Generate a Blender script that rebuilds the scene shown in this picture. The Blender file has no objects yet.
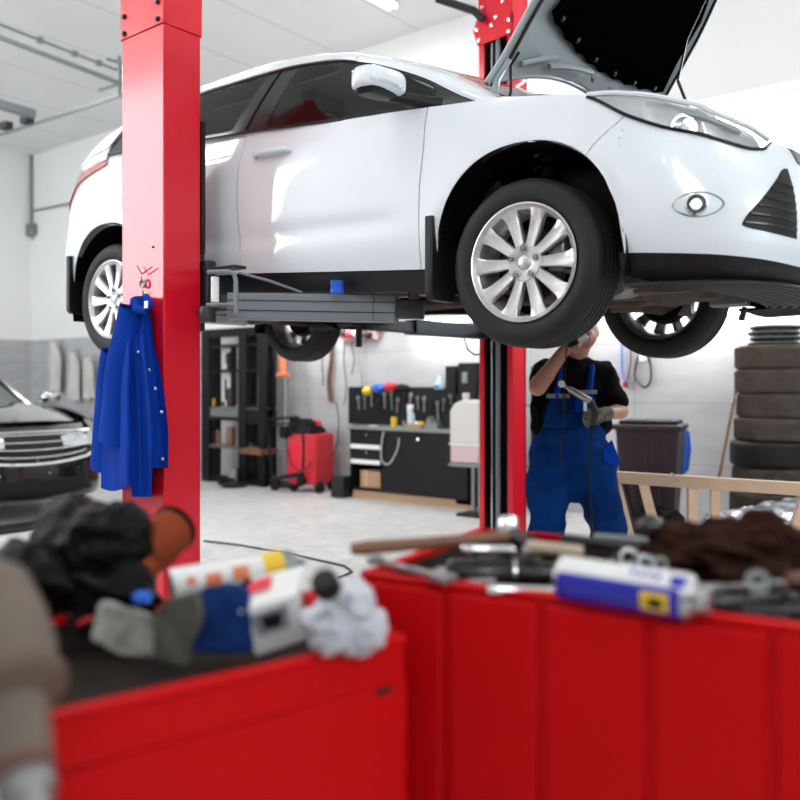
import bpy, bmesh, math, random
from mathutils import Vector, Matrix, noise
random.seed(7)
PI = math.pi
SC = bpy.context.scene
COL = SC.collection
# ------------------------------------------------------------------ camera frame
RX, RY = 0.7854, 0.6190          # camera right vector (world x, y)
CAMH = 1.36
def W(px, py, Z):                # world point seen at that spot of the photograph, Z metres deep
    x = (px-400)/851*Z
    return Vector((.7854*x-.619*Z, .619*x+.7854*Z, CAMH+(385-py)/851*Z))
def onY(px, py, Y):
    r = (px-400)/851
    return W(px, py, Y/(.7854+.619*r))
def onz(px, py, z):
    return W(px, py, (CAMH-z)*851/(py-385))
# ------------------------------------------------------------------ materials
def mat(name, col, rough=.5, metal=0, coat=0, spec=.5, emit=None, estr=0, bump=None, var=None, trans=0, alpha=1, sss=0, sheen=0, crough=.04):
    m = bpy.data.materials.new(name); m.use_nodes = True
    nt = m.node_tree; b = nt.nodes['Principled BSDF']
    b.inputs['Base Color'].default_value = (*col, 1)
    b.inputs['Roughness'].default_value = rough
    b.inputs['Metallic'].default_value = metal
    b.inputs['Coat Weight'].default_value = coat
    b.inputs['Coat Roughness'].default_value = crough
    b.inputs['Specular IOR Level'].default_value = spec
    b.inputs['Transmission Weight'].default_value = trans
    b.inputs['Alpha'].default_value = alpha
    b.inputs['Sheen Weight'].default_value = sheen
    if emit:
        b.inputs['Emission Color'].default_value = (*emit, 1); b.inputs['Emission Strength'].default_value = estr
    tc = nt.nodes.new('ShaderNodeTexCoord')
    if var:                      # (scale, second colour, amount, detail)
        n = nt.nodes.new('ShaderNodeTexNoise'); n.inputs['Scale'].default_value = var[0]; n.inputs['Detail'].default_value = 6
        n.inputs['Roughness'].default_value = .65
        r = nt.nodes.new('ShaderNodeValToRGB'); r.color_ramp.elements[0].position = .5-.5*var[2]; r.color_ramp.elements[1].position = .5+.5*var[2]
        r.color_ramp.elements[0].color = (*col, 1); r.color_ramp.elements[1].color = (*var[1], 1)
        nt.links.new(tc.outputs['Object'], n.inputs['Vector']); nt.links.new(n.outputs['Fac'], r.inputs['Fac'])
        nt.links.new(r.outputs['Color'], b.inputs['Base Color'])
    if bump:                     # (scale, strength, distance)
        n = nt.nodes.new('ShaderNodeTexNoise'); n.inputs['Scale'].default_value = bump[0]; n.inputs['Detail'].default_value = 4
        u = nt.nodes.new('ShaderNodeBump'); u.inputs['Strength'].default_value = bump[1]; u.inputs['Distance'].default_value = bump[2]
        nt.links.new(tc.outputs['Object'], n.inputs['Vector']); nt.links.new(n.outputs['Fac'], u.inputs['Height'])
        nt.links.new(u.outputs['Normal'], b.inputs['Normal'])
    return m
def glassmat(name, tint, gloss=.12, rough=.0):
    m = bpy.data.materials.new(name); m.use_nodes = True; nt = m.node_tree
    nt.nodes.remove(nt.nodes['Principled BSDF']); out = nt.nodes['Material Output']
    t = nt.nodes.new('ShaderNodeBsdfTransparent'); t.inputs['Color'].default_value = (*tint, 1)
    g = nt.nodes.new('ShaderNodeBsdfGlossy'); g.inputs['Roughness'].default_value = rough
    lw = nt.nodes.new('ShaderNodeLayerWeight'); lw.inputs['Blend'].default_value = .5
    pq = nt.nodes.new('ShaderNodeMath'); pq.operation = 'POWER'; pq.inputs[1].default_value = 6; nt.links.new(lw.outputs['Facing'], pq.inputs[0])
    f = nt.nodes.new('ShaderNodeMath'); f.operation = 'ADD'; f.inputs[1].default_value = .03; nt.links.new(pq.outputs[0], f.inputs[0])
    a = nt.nodes.new('ShaderNodeMath'); a.operation = 'ADD'; a.inputs[1].default_value = gloss; a.use_clamp = True
    x = nt.nodes.new('ShaderNodeMixShader')
    nt.links.new(f.outputs[0], a.inputs[0]); nt.links.new(a.outputs[0], x.inputs[0])
    nt.links.new(t.outputs[0], x.inputs[1]); nt.links.new(g.outputs[0], x.inputs[2]); nt.links.new(x.outputs[0], out.inputs[0])
    return m
M = {}
M['white_paint'] = mat('white car paint', (.74,.78,.82), .32, coat=1)
M['black_trim'] = mat('black trim', (.0035,.0035,.004), .25)
M['black_plastic'] = mat('black plastic', (.0065,.007,.0075), .45, spec=.35, bump=(300,.2,.001))
M['seam'] = mat('panel gap', (.008,.008,.009), .9, spec=.1)
M['liner'] = mat('arch liner', (.003,.003,.003), .9, spec=.1, bump=(30,.6,.02))
M['under'] = mat('underbody', (.006,.0055,.005), .7, spec=.25, var=(6,(.028,.018,.012),.5), bump=(14,.8,.02))
M['rusty'] = mat('rusty steel', (.022,.014,.010), .75, var=(9,(.09,.045,.025),.5), bump=(40,.5,.004))
M['castmetal'] = mat('cast metal', (.32,.32,.32), .45, metal=.8, var=(10,(.12,.11,.10),.6))
M['tyre'] = mat('tyre rubber', (.010,.0095,.009), .6, spec=.3, var=(14,(.018,.016,.015),.8), bump=(120,.2,.001))
M['tyre_old'] = mat('old tyre rubber', (.055,.046,.038), .85, spec=.2, var=(8,(.13,.108,.088),.6), bump=(90,.4,.003))
M['alloy'] = mat('alloy silver', (.70,.70,.71), .33, metal=.75, var=(9,(.50,.48,.47),.5))
M['chrome'] = mat('chrome', (.82,.83,.84), .09, metal=1)
M['steel'] = mat('tool steel', (.55,.55,.55), .3, metal=.9, var=(20,(.3,.29,.28),.5))
M['darksteel'] = mat('dark steel', (.012,.012,.014), .45, spec=.4)
M['window_glass'] = glassmat('tinted glass', (.58,.67,.64), .015)
M['lens'] = glassmat('clear lens', (.86,.88,.88), .10)
M['tail'] = mat('tail lamp red', (.45,.02,.02), .15, coat=1, var=(5,(.6,.12,.10),.5))
M['red_post'] = mat('red lift paint', (.74,.003,.020), .45, spec=.12, coat=.75, crough=.14, var=(3,(.66,.003,.018),.8), bump=(60,.05,.002))
M['red_cart'] = mat('red cart paint', (.52,.0012,.003), .5, spec=.12)
M['red'] = mat('red plastic', (.62,.015,.03), .4)
M['armgrey'] = mat('lift arm grey', (.19,.21,.23), .45, metal=.1, bump=(6,.1,.004))
M['armdark'] = mat('lift arm dark', (.022,.026,.03), .45)
M['insul'] = mat('hood insulation', (.0015,.0015,.0015), 1, spec=0, bump=(25,.6,.01))
M['hoodgrey'] = mat('hood underside', (.30,.335,.345), .4, coat=.3)
M['white'] = mat('white', (.8,.8,.8), .5)
M['headliner'] = mat('headliner', (.45,.44,.42), .9)
M['seatfab'] = mat('seat fabric', (.015,.015,.016), .9, spec=.1)
M['blue_cloth'] = mat('blue work cloth', (.003,.045,.36), .9, spec=.1, var=(5,(.002,.032,.27),.6), bump=(220,.3,.002))
M['navy'] = mat('blue overalls', (.003,.040,.19), .9, spec=.08, var=(4,(.002,.012,.06),.45), bump=(9,.5,.02))
M['black_cloth'] = mat('black cloth', (.0035,.0035,.0045), .95, spec=.15, bump=(12,.6,.02))
M['wood'] = mat('pale wood', (.72,.52,.36), .6, var=(6,(.62,.43,.29),.5))
M['wood_dark'] = mat('dark wood', (.13,.055,.03), .5, var=(9,(.22,.10,.05),.5))
M['skin'] = mat('skin', (.50,.25,.17), .5, var=(6,(.42,.19,.12),.6))
M['hair'] = mat('hair', (.02,.014,.01), .7)
M['cardboard'] = mat('cardboard', (.50,.30,.17), .8)
M['yellow'] = mat('yellow', (.75,.50,.02), .5)
M['blue_plastic'] = mat('blue plastic', (.01,.12,.62), .4)
M['rubber'] = mat('black rubber', (.004,.004,.004), .5, spec=.3)
# ------------------------------------------------------------------ mesh builder
class MB:
    def __init__(s): s.v = []; s.f = []; s.m = []; s.mi = 0
    def add(s, vs, fs):
        n = len(s.v); s.v += [tuple(p) for p in vs]
        for f in fs: s.f.append([i+n for i in f]); s.m.append(s.mi)
        return s
    def box(s, x0, x1, y0, y1, z0, z1, T=None):
        vs = [Vector((x,y,z)) for z in (z0,z1) for y in (y0,y1) for x in (x0,x1)]
        if T: vs = [T @ v for v in vs]
        return s.add(vs, [(0,2,3,1),(4,5,7,6),(0,1,5,4),(2,6,7,3),(0,4,6,2),(1,3,7,5)])
    def grid(s, rows, closed=False):
        n = len(rows[0]); vs = [p for r in rows for p in r]; fs = []
        for i in range(len(rows)-1):
            for j in range(n if closed else n-1):
                k = (j+1) % n
                fs.append((i*n+j, i*n+k, (i+1)*n+k, (i+1)*n+j))
        return s.add(vs, fs)
    def tube(s, pts, r, n=8, caps=True):
        pts = [Vector(p) for p in pts]; m = len(pts)
        rr = r if isinstance(r, (list,tuple)) else [r]*m
        rows = []; u = None
        for i, p in enumerate(pts):
            d = (pts[min(i+1,m-1)]-pts[max(i-1,0)])
            d = d.normalized() if d.length > 1e-9 else Vector((0,0,1))
            if u is None: u = d.orthogonal().normalized()
            u = (u - d*u.dot(d)); u = u.normalized() if u.length > 1e-6 else d.orthogonal().normalized()
            w = d.cross(u)
            rows.append([p + (u*math.cos(2*PI*k/n)+w*math.sin(2*PI*k/n))*rr[i] for k in range(n)])
        b = len(s.v); s.grid(rows, True)
        if caps:
            s.f.append([b+k for k in range(n)][::-1]); s.m.append(s.mi)
            s.f.append([b+(m-1)*n+k for k in range(n)]); s.m.append(s.mi)
        return s
    def lathe(s, prof, n=32, T=None, caps=False, a0=0, a1=2*PI):
        full = abs(a1-a0-2*PI) < 1e-6
        cnt = n if full else n+1
        rows = []
        for r, h in prof:
            row = [Vector((r*math.cos(a0+(a1-a0)*k/n), r*math.sin(a0+(a1-a0)*k/n), h)) for k in range(cnt)]
            if T: row = [T @ p for p in row]
            rows.append(row)
        b = len(s.v); s.grid(rows, full)
        if caps:
            s.f.append([b+k for k in range(cnt)][::-1]); s.m.append(s.mi)
            s.f.append([b+(len(prof)-1)*cnt+k for k in range(cnt)]); s.m.append(s.mi)
        return s
    def prism(s, poly, h0, h1, T=None):          # poly in xy, extruded in z, then T
        n = len(poly); vs = [Vector((x,y,h0)) for x,y in poly]+[Vector((x,y,h1)) for x,y in poly]
        if T: vs = [T @ v for v in vs]
        fs = [tuple(range(n))[::-1], tuple(range(n,2*n))]+[(i,(i+1)%n,n+(i+1)%n,n+i) for i in range(n)]
        return s.add(vs, fs)
    def blob(s, c, rad, amp=.2, freq=3, seed=0, nu=24, nv=14, R=None, fl=None):
        c = Vector(c); rows = []
        for i in range(nv+1):
            th = PI*i/nv; row = []
            for k in range(nu):
                a = 2*PI*k/nu; d = Vector((math.sin(th)*math.cos(a), math.sin(th)*math.sin(a), math.cos(th)))
                q = 1+amp*noise.fractal(d*freq+Vector((seed*7.1,seed,0)), 1, 2, 3)
                p = Vector((d.x*rad[0]*q, d.y*rad[1]*q, d.z*rad[2]*q))
                if fl is not None: p.z = max(p.z, fl)
                if R: p = R @ p
                row.append(c+p)
            rows.append(row)
        return s.grid(rows, True)
    def build(s, name, m, parent=None, smooth=40, bevel=0, solid=0, sub=0, loc=None, norm=True, bseg=2):
        me = bpy.data.meshes.new(name); me.from_pydata(s.v, [], s.f)
        ms = m if isinstance(m, (list,tuple)) else [m]
        for x in ms: me.materials.append(M[x] if isinstance(x, str) else x)
        for p, i in zip(me.polygons, s.m): p.material_index = min(i, len(ms)-1)
        bm = bmesh.new(); bm.from_mesh(me)
        bmesh.ops.remove_doubles(bm, verts=bm.verts, dist=1e-5)
        if norm: bmesh.ops.recalc_face_normals(bm, faces=bm.faces)
        bm.to_mesh(me); bm.free()
        if smooth:
            me.shade_smooth()
            if smooth < 180: me.set_sharp_from_angle(angle=math.radians(smooth))
        o = bpy.data.objects.new(name, me); COL.objects.link(o)
        if parent is not None:
            o.parent = parent; 
            if loc is None: 
                # vertices were given in world coordinates: shift to the parent frame
                inv = wm(parent).inverted()
                me.transform(inv)
        if loc is not None: o.location = loc
        if solid:
            k = o.modifiers.new('solid', 'SOLIDIFY'); k.thickness = solid; k.offset = 0; k = o.modifiers.new('split', 'EDGE_SPLIT'); k.split_angle = math.radians(50)
        if sub:
            k = o.modifiers.new('sub', 'SUBSURF'); k.levels = sub; k.render_levels = sub
        if bevel:
            k = o.modifiers.new('bevel', 'BEVEL'); k.width = bevel; k.segments = bseg; k.limit_method = 'ANGLE'; k.angle_limit = math.radians(35)
            k.harden_normals = False
        return o
def wm(o):                                       # world matrix without a depsgraph update
    m = o.matrix_basis.copy()
    while o.parent: o = o.parent; m = o.matrix_basis @ m
    return m
def tag(o, label=None, cat=None, group=None, kind=None):
    if label: o['label'] = label
    if cat: o['category'] = cat
    if group: o['group'] = group
    if kind: o['kind'] = kind
    return o
def empty(name, loc, rz=0, label=None, cat=None, group=None):
    o = bpy.data.objects.new(name, None); COL.objects.link(o); o.location = loc; o.rotation_euler = (0,0,rz); o.empty_display_size = .1
    return tag(o, label, cat, group)
def copy_tree(o, parent=None):
    c = o.copy(); COL.objects.link(c)
    if parent is not None: c.parent = parent
    for ch in [x for x in bpy.data.objects if x.parent == o]: copy_tree(ch, c)
    return c
def struct(o): o['kind'] = 'structure'; return o
def frame(origin, zdir, xdir=None):              # matrix with local z along zdir
    z = Vector(zdir).normalized()
    x = Vector(xdir) if xdir else z.orthogonal()
    x = (x - z*x.dot(z)).normalized(); y = z.cross(x)
    m = Matrix((x,y,z)).transposed().to_4x4(); m.translation = Vector(origin); return m
def lerp(a, b, t): return a+(b-a)*t
def pw(tab, x):                                  # smooth-ish piecewise interpolation
    if x <= tab[0][0]: return tab[0][1]
    if x >= tab[-1][0]: return tab[-1][1]
    for i in range(len(tab)-1):
        if x <= tab[i+1][0]:
            x0,y0 = tab[i]; x1,y1 = tab[i+1]; h = x1-x0; t = (x-x0)/h
            def sl(k):
                if k <= 0: return (tab[1][1]-tab[0][1])/(tab[1][0]-tab[0][0])
                if k >= len(tab)-1: return (tab[-1][1]-tab[-2][1])/(tab[-1][0]-tab[-2][0])
                a = (tab[k][1]-tab[k-1][1])/(tab[k][0]-tab[k-1][0]); b = (tab[k+1][1]-tab[k][1])/(tab[k+1][0]-tab[k][0])
                return 0 if a*b <= 0 else 2*a*b/(a+b)
            m0 = sl(i)*h; m1 = sl(i+1)*h
            return (2*t**3-3*t**2+1)*y0+(t**3-2*t**2+t)*m0+(-2*t**3+3*t**2)*y1+(t**3-t**2)*m1
def smooth01(t): t = max(0,min(1,t)); return t*t*(3-2*t)
# ------------------------------------------------------------------ camera
cam = bpy.data.cameras.new('camera'); co = bpy.data.objects.new('camera', cam); COL.objects.link(co)
co.location = (0,0,CAMH); co.rotation_euler = (PI/2, 0, math.atan2(.619,.7854))
cam.sensor_width = 36; cam.lens = 851/800*36; cam.shift_y = -15/800; cam.clip_start = .05
cam.dof.use_dof = True; cam.dof.focus_distance = 3.6; cam.dof.aperture_fstop = 1.7
SC.camera = co
SC.view_settings.view_transform = 'Standard'; SC.view_settings.look = 'None'; SC.view_settings.exposure = -0.22; SC.view_settings.gamma = 1
w = bpy.data.worlds.new('world'); SC.world = w; w.use_nodes = True
w.node_tree.nodes['Background'].inputs[0].default_value = (.90,.95,1,1); w.node_tree.nodes['Background'].inputs[1].default_value = 14
# ------------------------------------------------------------------ room
YB, XL, XR, YF, H = 8.3, -15.4, 5.0, -2.2, 5.68
def tilewall():
    m = bpy.data.materials.new('plaster over tiles'); m.use_nodes = True; nt = m.node_tree; b = nt.nodes['Principled BSDF']; L = nt.links.new
    tc = nt.nodes.new('ShaderNodeTexCoord'); sep = nt.nodes.new('ShaderNodeSeparateXYZ'); L(tc.outputs['Object'], sep.inputs[0])
    def N(op, a, b2=None, clamp=False):
        n = nt.nodes.new('ShaderNodeMath'); n.operation = op; n.use_clamp = clamp
        for i, v in enumerate((a, b2)):
            if v is None: continue
            if isinstance(v, (int,float)): n.inputs[i].default_value = v
            else: L(v, n.inputs[i])
        return n.outputs[0]
    hor = N('ADD', sep.outputs['X'], sep.outputs['Y'])
    cx = N('FRACT', N('DIVIDE', hor, 1.2)); cz = N('FRACT', N('DIVIDE', N('ADD', sep.outputs['Z'], .02), .6))
    line = N('MAXIMUM', N('LESS_THAN', cx, .007), N('LESS_THAN', cz, .013))
    idx = N('FLOOR', N('DIVIDE', hor, 1.2)); idz = N('FLOOR', N('DIVIDE', N('ADD', sep.outputs['Z'], .02), .6))
    cmb = nt.nodes.new('ShaderNodeCombineXYZ'); L(idx, cmb.inputs[0]); L(idz, cmb.inputs[1])
    wn = nt.nodes.new('ShaderNodeTexWhiteNoise'); L(cmb.outputs[0], wn.inputs['Vector'])
    no = nt.nodes.new('ShaderNodeTexNoise'); no.inputs['Scale'].default_value = 2.2; no.inputs['Detail'].default_value = 7
    mp = nt.nodes.new('ShaderNodeMapping'); mp.inputs['Scale'].default_value = (1,1,3); L(tc.outputs['Object'], mp.inputs[0]); L(mp.outputs[0], no.inputs['Vector'])
    v = N('ADD', N('MULTIPLY', wn.outputs[0], .05), N('MULTIPLY', no.outputs['Fac'], .20)); v = N('ADD', v, .30)
    tcol = nt.nodes.new('ShaderNodeCombineColor'); L(v, tcol.inputs[0]); L(N('MULTIPLY', v, 1.01), tcol.inputs[1]); L(N('MULTIPLY', v, 1.03), tcol.inputs[2])
    m1 = nt.nodes.new('ShaderNodeMix'); m1.data_type = 'RGBA'; L(line, m1.inputs[0]); L(tcol.outputs[0], m1.inputs[6]); m1.inputs[7].default_value = (.26,.26,.27,1)
    up = N('GREATER_THAN', sep.outputs['Z'], 2.2)
    m2 = nt.nodes.new('ShaderNodeMix'); m2.data_type = 'RGBA'; L(up, m2.inputs[0]); L(m1.outputs[2], m2.inputs[6]); m2.inputs[7].default_value = (.80,.80,.79,1)
    L(m2.outputs[2], b.inputs['Base Color'])
    rr = N('ADD', N('MULTIPLY', up, .35), .45); L(rr, b.inputs['Roughness'])
    return m
M['wall'] = tilewall()
def floormat():
    m = bpy.data.materials.new('worn painted concrete'); m.use_nodes = True; nt = m.node_tree; b = nt.nodes['Principled BSDF']; L = nt.links.new
    tc = nt.nodes.new('ShaderNodeTexCoord')
    n1 = nt.nodes.new('ShaderNodeTexNoise'); n1.inputs['Scale'].default_value = .7; n1.inputs['Detail'].default_value = 8; n1.inputs['Roughness'].default_value = .7
    n2 = nt.nodes.new('ShaderNodeTexNoise'); n2.inputs['Scale'].default_value = 9; n2.inputs['Detail'].default_value = 8
    for n in (n1,n2): L(tc.outputs['Object'], n.inputs['Vector'])
    r = nt.nodes.new('ShaderNodeValToRGB'); r.color_ramp.elements[0].position = .32; r.color_ramp.elements[0].color = (.40,.40,.39,1); r.color_ramp.elements[1].position = .6; r.color_ramp.elements[1].color = (.66,.66,.65,1)
    mx = nt.nodes.new('ShaderNodeMath'); mx.operation = 'MULTIPLY_ADD'; mx.inputs[1].default_value = .45; L(n2.outputs['Fac'], mx.inputs[0])
    m0 = nt.nodes.new('ShaderNodeMath'); m0.operation = 'MULTIPLY'; m0.inputs[1].default_value = .55; L(n1.outputs['Fac'], m0.inputs[0]); L(m0.outputs[0], mx.inputs[2])
    L(mx.outputs[0], r.inputs['Fac']); L(r.outputs['Color'], b.inputs['Base Color']); b.inputs['Roughness'].default_value = .42
    return m
M['floor'] = floormat()
M['plaster'] = mat('white plaster', (.80,.80,.79), .85)
def ceilmat():
    m = bpy.data.materials.new('ceiling panels'); m.use_nodes = True; nt = m.node_tree; b = nt.nodes['Principled BSDF']; L = nt.links.new
    tc = nt.nodes.new('ShaderNodeTexCoord'); sep = nt.nodes.new('ShaderNodeSeparateXYZ'); L(tc.outputs['Object'], sep.inputs[0])
    d = nt.nodes.new('ShaderNodeMath'); d.operation = 'DIVIDE'; L(sep.outputs['X'], d.inputs[0]); d.inputs[1].default_value = 1.25
    f = nt.nodes.new('ShaderNodeMath'); f.operation = 'FRACT'; L(d.outputs[0], f.inputs[0])
    l = nt.nodes.new('ShaderNodeMath'); l.operation = 'LESS_THAN'; l.inputs[1].default_value = .016; L(f.outputs[0], l.inputs[0])
    x = nt.nodes.new('ShaderNodeMix'); x.data_type = 'RGBA'; L(l.outputs[0], x.inputs[0]); x.inputs[6].default_value = (.80,.80,.79,1); x.inputs[7].default_value = (.55,.55,.54,1)
    L(x.outputs[2], b.inputs['Base Color']); b.inputs['Roughness'].default_value = .8
    return m
M['ceiling'] = ceilmat()
struct(MB().box(XL,XR,YF,YB,-.2,0).build('floor','floor'))
struct(MB().box(XL-.2,XR+.2,YF-.2,YB+.2,H,H+.2).build('ceiling','ceiling'))
struct(MB().box(XL-.2,XL,YF-.2,YB+.2,-.2,H).build('wall_left','wall'))
# back wall with a band of windows high up on the right
wx0, wx1, wz0, wz1 = -3.3, 2.2, 2.75, 4.12
b = MB(); b.box(XL,wx0,YB,YB+.35,-.2,H); b.box(wx1,XR+.2,YB,YB+.35,-.2,H); b.box(wx0,wx1,YB,YB+.35,-.2,wz0); b.box(wx0,wx1,YB,YB+.35,wz1,H)
struct(b.build('wall_back','wall'))
M['pane'] = glassmat('clear pane', (.97,.98,.98), .02)
fr = MB(); n = 1
for i in range(n+1):
    x = lerp(wx0+.03, wx1-.03, i/n); fr.box(x-.03,x+.03,YB+.22,YB+.28,wz0,wz1)
fr.box(wx0,wx1,YB+.22,YB+.28,wz0,wz0+.06); fr.box(wx0,wx1,YB+.22,YB+.28,wz1-.06,wz1)
wf = struct(fr.build('window_1','white')); MB().box(wx0+.05,wx1-.05,YB+.245,YB+.255,wz0+.05,wz1-.05).build('pane','pane',wf)
# right wall with a large glazed opening and the front wall with two high window openings
def wallholes(name, fixed, lo, hi, holes, axis):       # holes: (a0, a1, z0, z1) along the wall
    b = MB()
    def bx(a0,a1,z0,z1):
        if axis == 'y': b.box(fixed[0],fixed[1],a0,a1,z0,z1)
        else: b.box(a0,a1,fixed[0],fixed[1],z0,z1)
    p = lo
    for a0,a1,z0,z1 in holes:
        bx(p,a0,-.2,H); 
        if z0 > 0: bx(a0,a1,-.2,z0)
        bx(a0,a1,z1,H); p = a1
        l = bpy.data.lights.new('portal','AREA'); l.shape='RECTANGLE'; l.size=a1-a0; l.size_y=z1-z0; l.cycles.is_portal=True
        o = bpy.data.objects.new('window_portal', l); COL.objects.link(o); c = (a0+a1)/2; zc = (z0+z1)/2
        if axis == 'y': o.location = (fixed[0]-.02,c,zc); o.rotation_euler = (PI/2,0,PI/2)
        else: o.location = (c,fixed[1]+.02,zc); o.rotation_euler = (PI/2,0,PI)
    bx(p,hi,-.2,H)
    return struct(b.build(name,'wall'))
wallholes('wall_right',(XR,XR+.2),YF-.2,YB+.35,[(1.5,3.6,2.8,4.4)],'y')
wallholes('wall_front',(YF-.2,YF),XL,XR,[(-11.6,-7.9,2.3,5.6),(1.2,3.2,3.3,4.9)],'x')  # second opening is added out of view to light car front and carts
l = bpy.data.lights.new('portal','AREA'); l.shape='RECTANGLE'; l.size=wx1-wx0; l.size_y=wz1-wz0; l.cycles.is_portal=True
o = bpy.data.objects.new('window_portal', l); COL.objects.link(o); o.location=((wx0+wx1)/2,YB-.02,(wz0+wz1)/2); o.rotation_euler=(-PI/2,0,0)
# lighting fixtures
M['tube'] = mat('lit tube', (1,1,1), .5, emit=(1,.98,.95), estr=9)
def fixture(x, y, z, L=1.5, along='x', watts=70, label='white twin tube ceiling lamp added out of view to light the room'):
    e = empty('ceiling_lamp', (x,y,z), 0 if along=='x' else PI/2, label, 'lamp', 'fluorescent lamps under the ceiling')
    MB().box(-L/2,L/2,-.09,.09,.0,.07).build('housing','white',e,loc=(0,0,0),bevel=.01)
    for s in (-1,1): MB().tube([(-L/2+.03,s*.045,-.02),(L/2-.03,s*.045,-.02)],.016).build('tube','tube',e,loc=(0,0,0))
    l = bpy.data.lights.new('lamp_light','AREA'); l.shape='RECTANGLE'; l.size=L; l.size_y=.2; l.energy=watts; l.color=(1,.98,.96)
    lo = bpy.data.objects.new('light_source', l); COL.objects.link(lo); lo.location=(0,0,-.05); lo.parent=e
    return e
# ------------------------------------------------------------------ white hatchback on the lift
CX, CY = -1.598, 3.63
def CW(x, y, z): return Vector((CX+x, CY+y, z))        # y < 0 is the side towards the camera
PLAN = [(-3.46,0),(-3.455,.2),(-3.44,.4),(-3.40,.58),(-3.32,.735),(-3.20,.83),(-3.05,.875),(-2.85,.895),(-2.6,.903),(-2.2,.903),(-1.8,.900),(-1.4,.897),(-1.0,.896),
        (-.6,.898),(-.25,.903),(0,.905),(.25,.902),(.42,.888),(.56,.855),(.68,.800),(.77,.725),(.835,.63),(.88,.50),(.905,.34),(.917,.17),(.92,0)]
def catmull(P, n=8):
    out = []
    for i in range(len(P)-1):
        p0 = P[max(i-1,0)]; p1 = P[i]; p2 = P[i+1]; p3 = P[min(i+2,len(P)-1)]
        for k in range(n):
            t = k/n
            out.append(tuple(.5*(2*p1[j]+(p2[j]-p0[j])*t+(2*p0[j]-5*p1[j]+4*p2[j]-p3[j])*t*t+(3*p1[j]-p0[j]-3*p2[j]+p3[j])*t**3) for j in range(len(p1))))
    out.append(tuple(P[-1])); return out
PL = catmull(PLAN, 8); PLS = [0]
for i in range(1,len(PL)): PLS.append(PLS[-1]+math.dist(PL[i],PL[i-1]))
SMAX = PLS[-1]
def plan(s):
    s = max(0,min(SMAX,s))
    lo, hi = 0, len(PLS)-1
    while hi-lo > 1:
        m = (lo+hi)//2
        if PLS[m] <= s: lo = m
        else: hi = m
    t = (s-PLS[lo])/(PLS[hi]-PLS[lo]); a = PL[lo]; b = PL[hi]
    i0 = max(lo-2,0); i1 = min(hi+2,len(PL)-1)
    tx, ty = PL[i1][0]-PL[i0][0], PL[i1][1]-PL[i0][1]; l = math.hypot(tx,ty)
    return lerp(a[0],b[0],t), lerp(a[1],b[1],t), -ty/l, tx/l          # point and outward normal
def s_of_x(x):                                       # on the near flank
    lo, hi = 0, SMAX
    for _ in range(40):
        m = (lo+hi)/2
        if plan(m)[0] < x: lo = m
        else: hi = m
    return lo
SIDE = [(1.70,.10),(1.78,.060),(1.84,.035),(1.92,.014),(2.02,.003),(2.12,0),(2.25,.000),(2.34,.003),(2.40,.010),(2.45,.022),(2.50,.040),(2.56,.060),(2.64,.085),(2.8,.15)]
FRONT = [(1.66,.14),(1.72,.05),(1.78,.012),(1.84,.0),(1.92,.0),(2.0,.008),(2.08,.028),(2.16,.06),(2.24,.11),(2.32,.19),(2.38,.29),(2.45,.45)]
REAR = [(1.7,.10),(1.85,.03),(1.95,.0),(2.1,.0),(2.2,.01),(2.3,.03),(2.45,.05),(2.6,.09),(2.72,.14),(2.85,.25),(2.95,.45)]
def body(s, z, off=0):
    x, hw, nx, ny = plan(s)
    wf = smooth01(abs(nx)*1.15)
    d = lerp(pw(SIDE,z), pw(FRONT if nx > 0 else REAR, z), wf)
    # soft arch flares
    for ax in (0.008, -2.64):
        r = math.hypot(x-ax, z-1.83)
        if .36 < r < .52 and wf < .8 and z > 1.75: d -= .005*math.sin(PI*(r-.36)/.16)**2
    # sculpted line low on the doors
    if -2.1 < x < -.45: d += .010*math.exp(-((z-2.03-.03*(-x-.45))/.05)**2)*smooth01((x+2.1)/.3)*smooth01((-.45-x)/.3)
    d -= off
    return CW(x-nx*d, -(hw-ny*d), z)
def upp(x, z, off=0):                                # greenhouse side
    zb = pw(BELT, x)
    hw = pw([(-3.3,.66),(-3.1,.74),(-2.8,.80),(-2.4,.835),(-1.5,.845),(-.8,.84),(-.2,.80),(0,.78)], x) - (z-zb)*.36 - (z-zb)**2*.35 + off
    return CW(x, -hw, z)
BELT = [(-3.2,2.73),(-2.9,2.705),(-2.617,2.684),(-1.847,2.616),(-1.54,2.592),(-1.02,2.536),(-.59,2.498),(-.34,2.470),(-.2,2.455)]
WTOP = [(-2.79,2.72),(-2.70,2.81),(-2.5,2.88),(-2.2,2.90),(-1.9,2.912),(-1.6,2.912),(-1.45,2.910),(-1.115,2.872),(-.925,2.814),(-.54,2.643),(-.30,2.498),(-.2,2.45)]
RAIL = [(-3.25,2.64),(-3.12,2.735),(-3.0,2.795),(-2.84,2.855),(-2.5,2.925),(-2.07,2.975),(-1.6,2.990),(-1.359,2.975),(-1.15,2.937),(-.96,2.886),(-.78,2.820),(-.6,2.737),(-.44,2.657),(-.172,2.500),(-.05,2.44)]
def patch(P, sL, sR, bot, top, ns, nz, off=0, mirror=False, ease=None):
    rows = []
    for i in range(nz+1):
        b = i/nz; row = []
        for j in range(ns+1):
            a = j/ns
            if ease: a = ease(a)
            z = 2.2
            for _ in range(22):
                s = lerp(sL(z), sR(z), a); z = .45*z+.55*lerp(bot(s), top(s), b)
            p = P(s, z, off)
            if mirror: p = Vector((p.x, 2*CY-p.y, p.z))
            row.append(p)
        rows.append(row)
    return rows
K = lambda v: (lambda _: v)
S = s_of_x
ARC_F, ARC_R = (.008, 1.825, .388, .425), (-2.64, 1.825, .392, .44)
def archz(x, A):
    cx, cz, rx, rz = A; t = (x-cx)/rx
    if abs(t) >= 1: return -9
    return cz + rz*(1-abs(t)**2.25)**(1/2.25)
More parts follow.
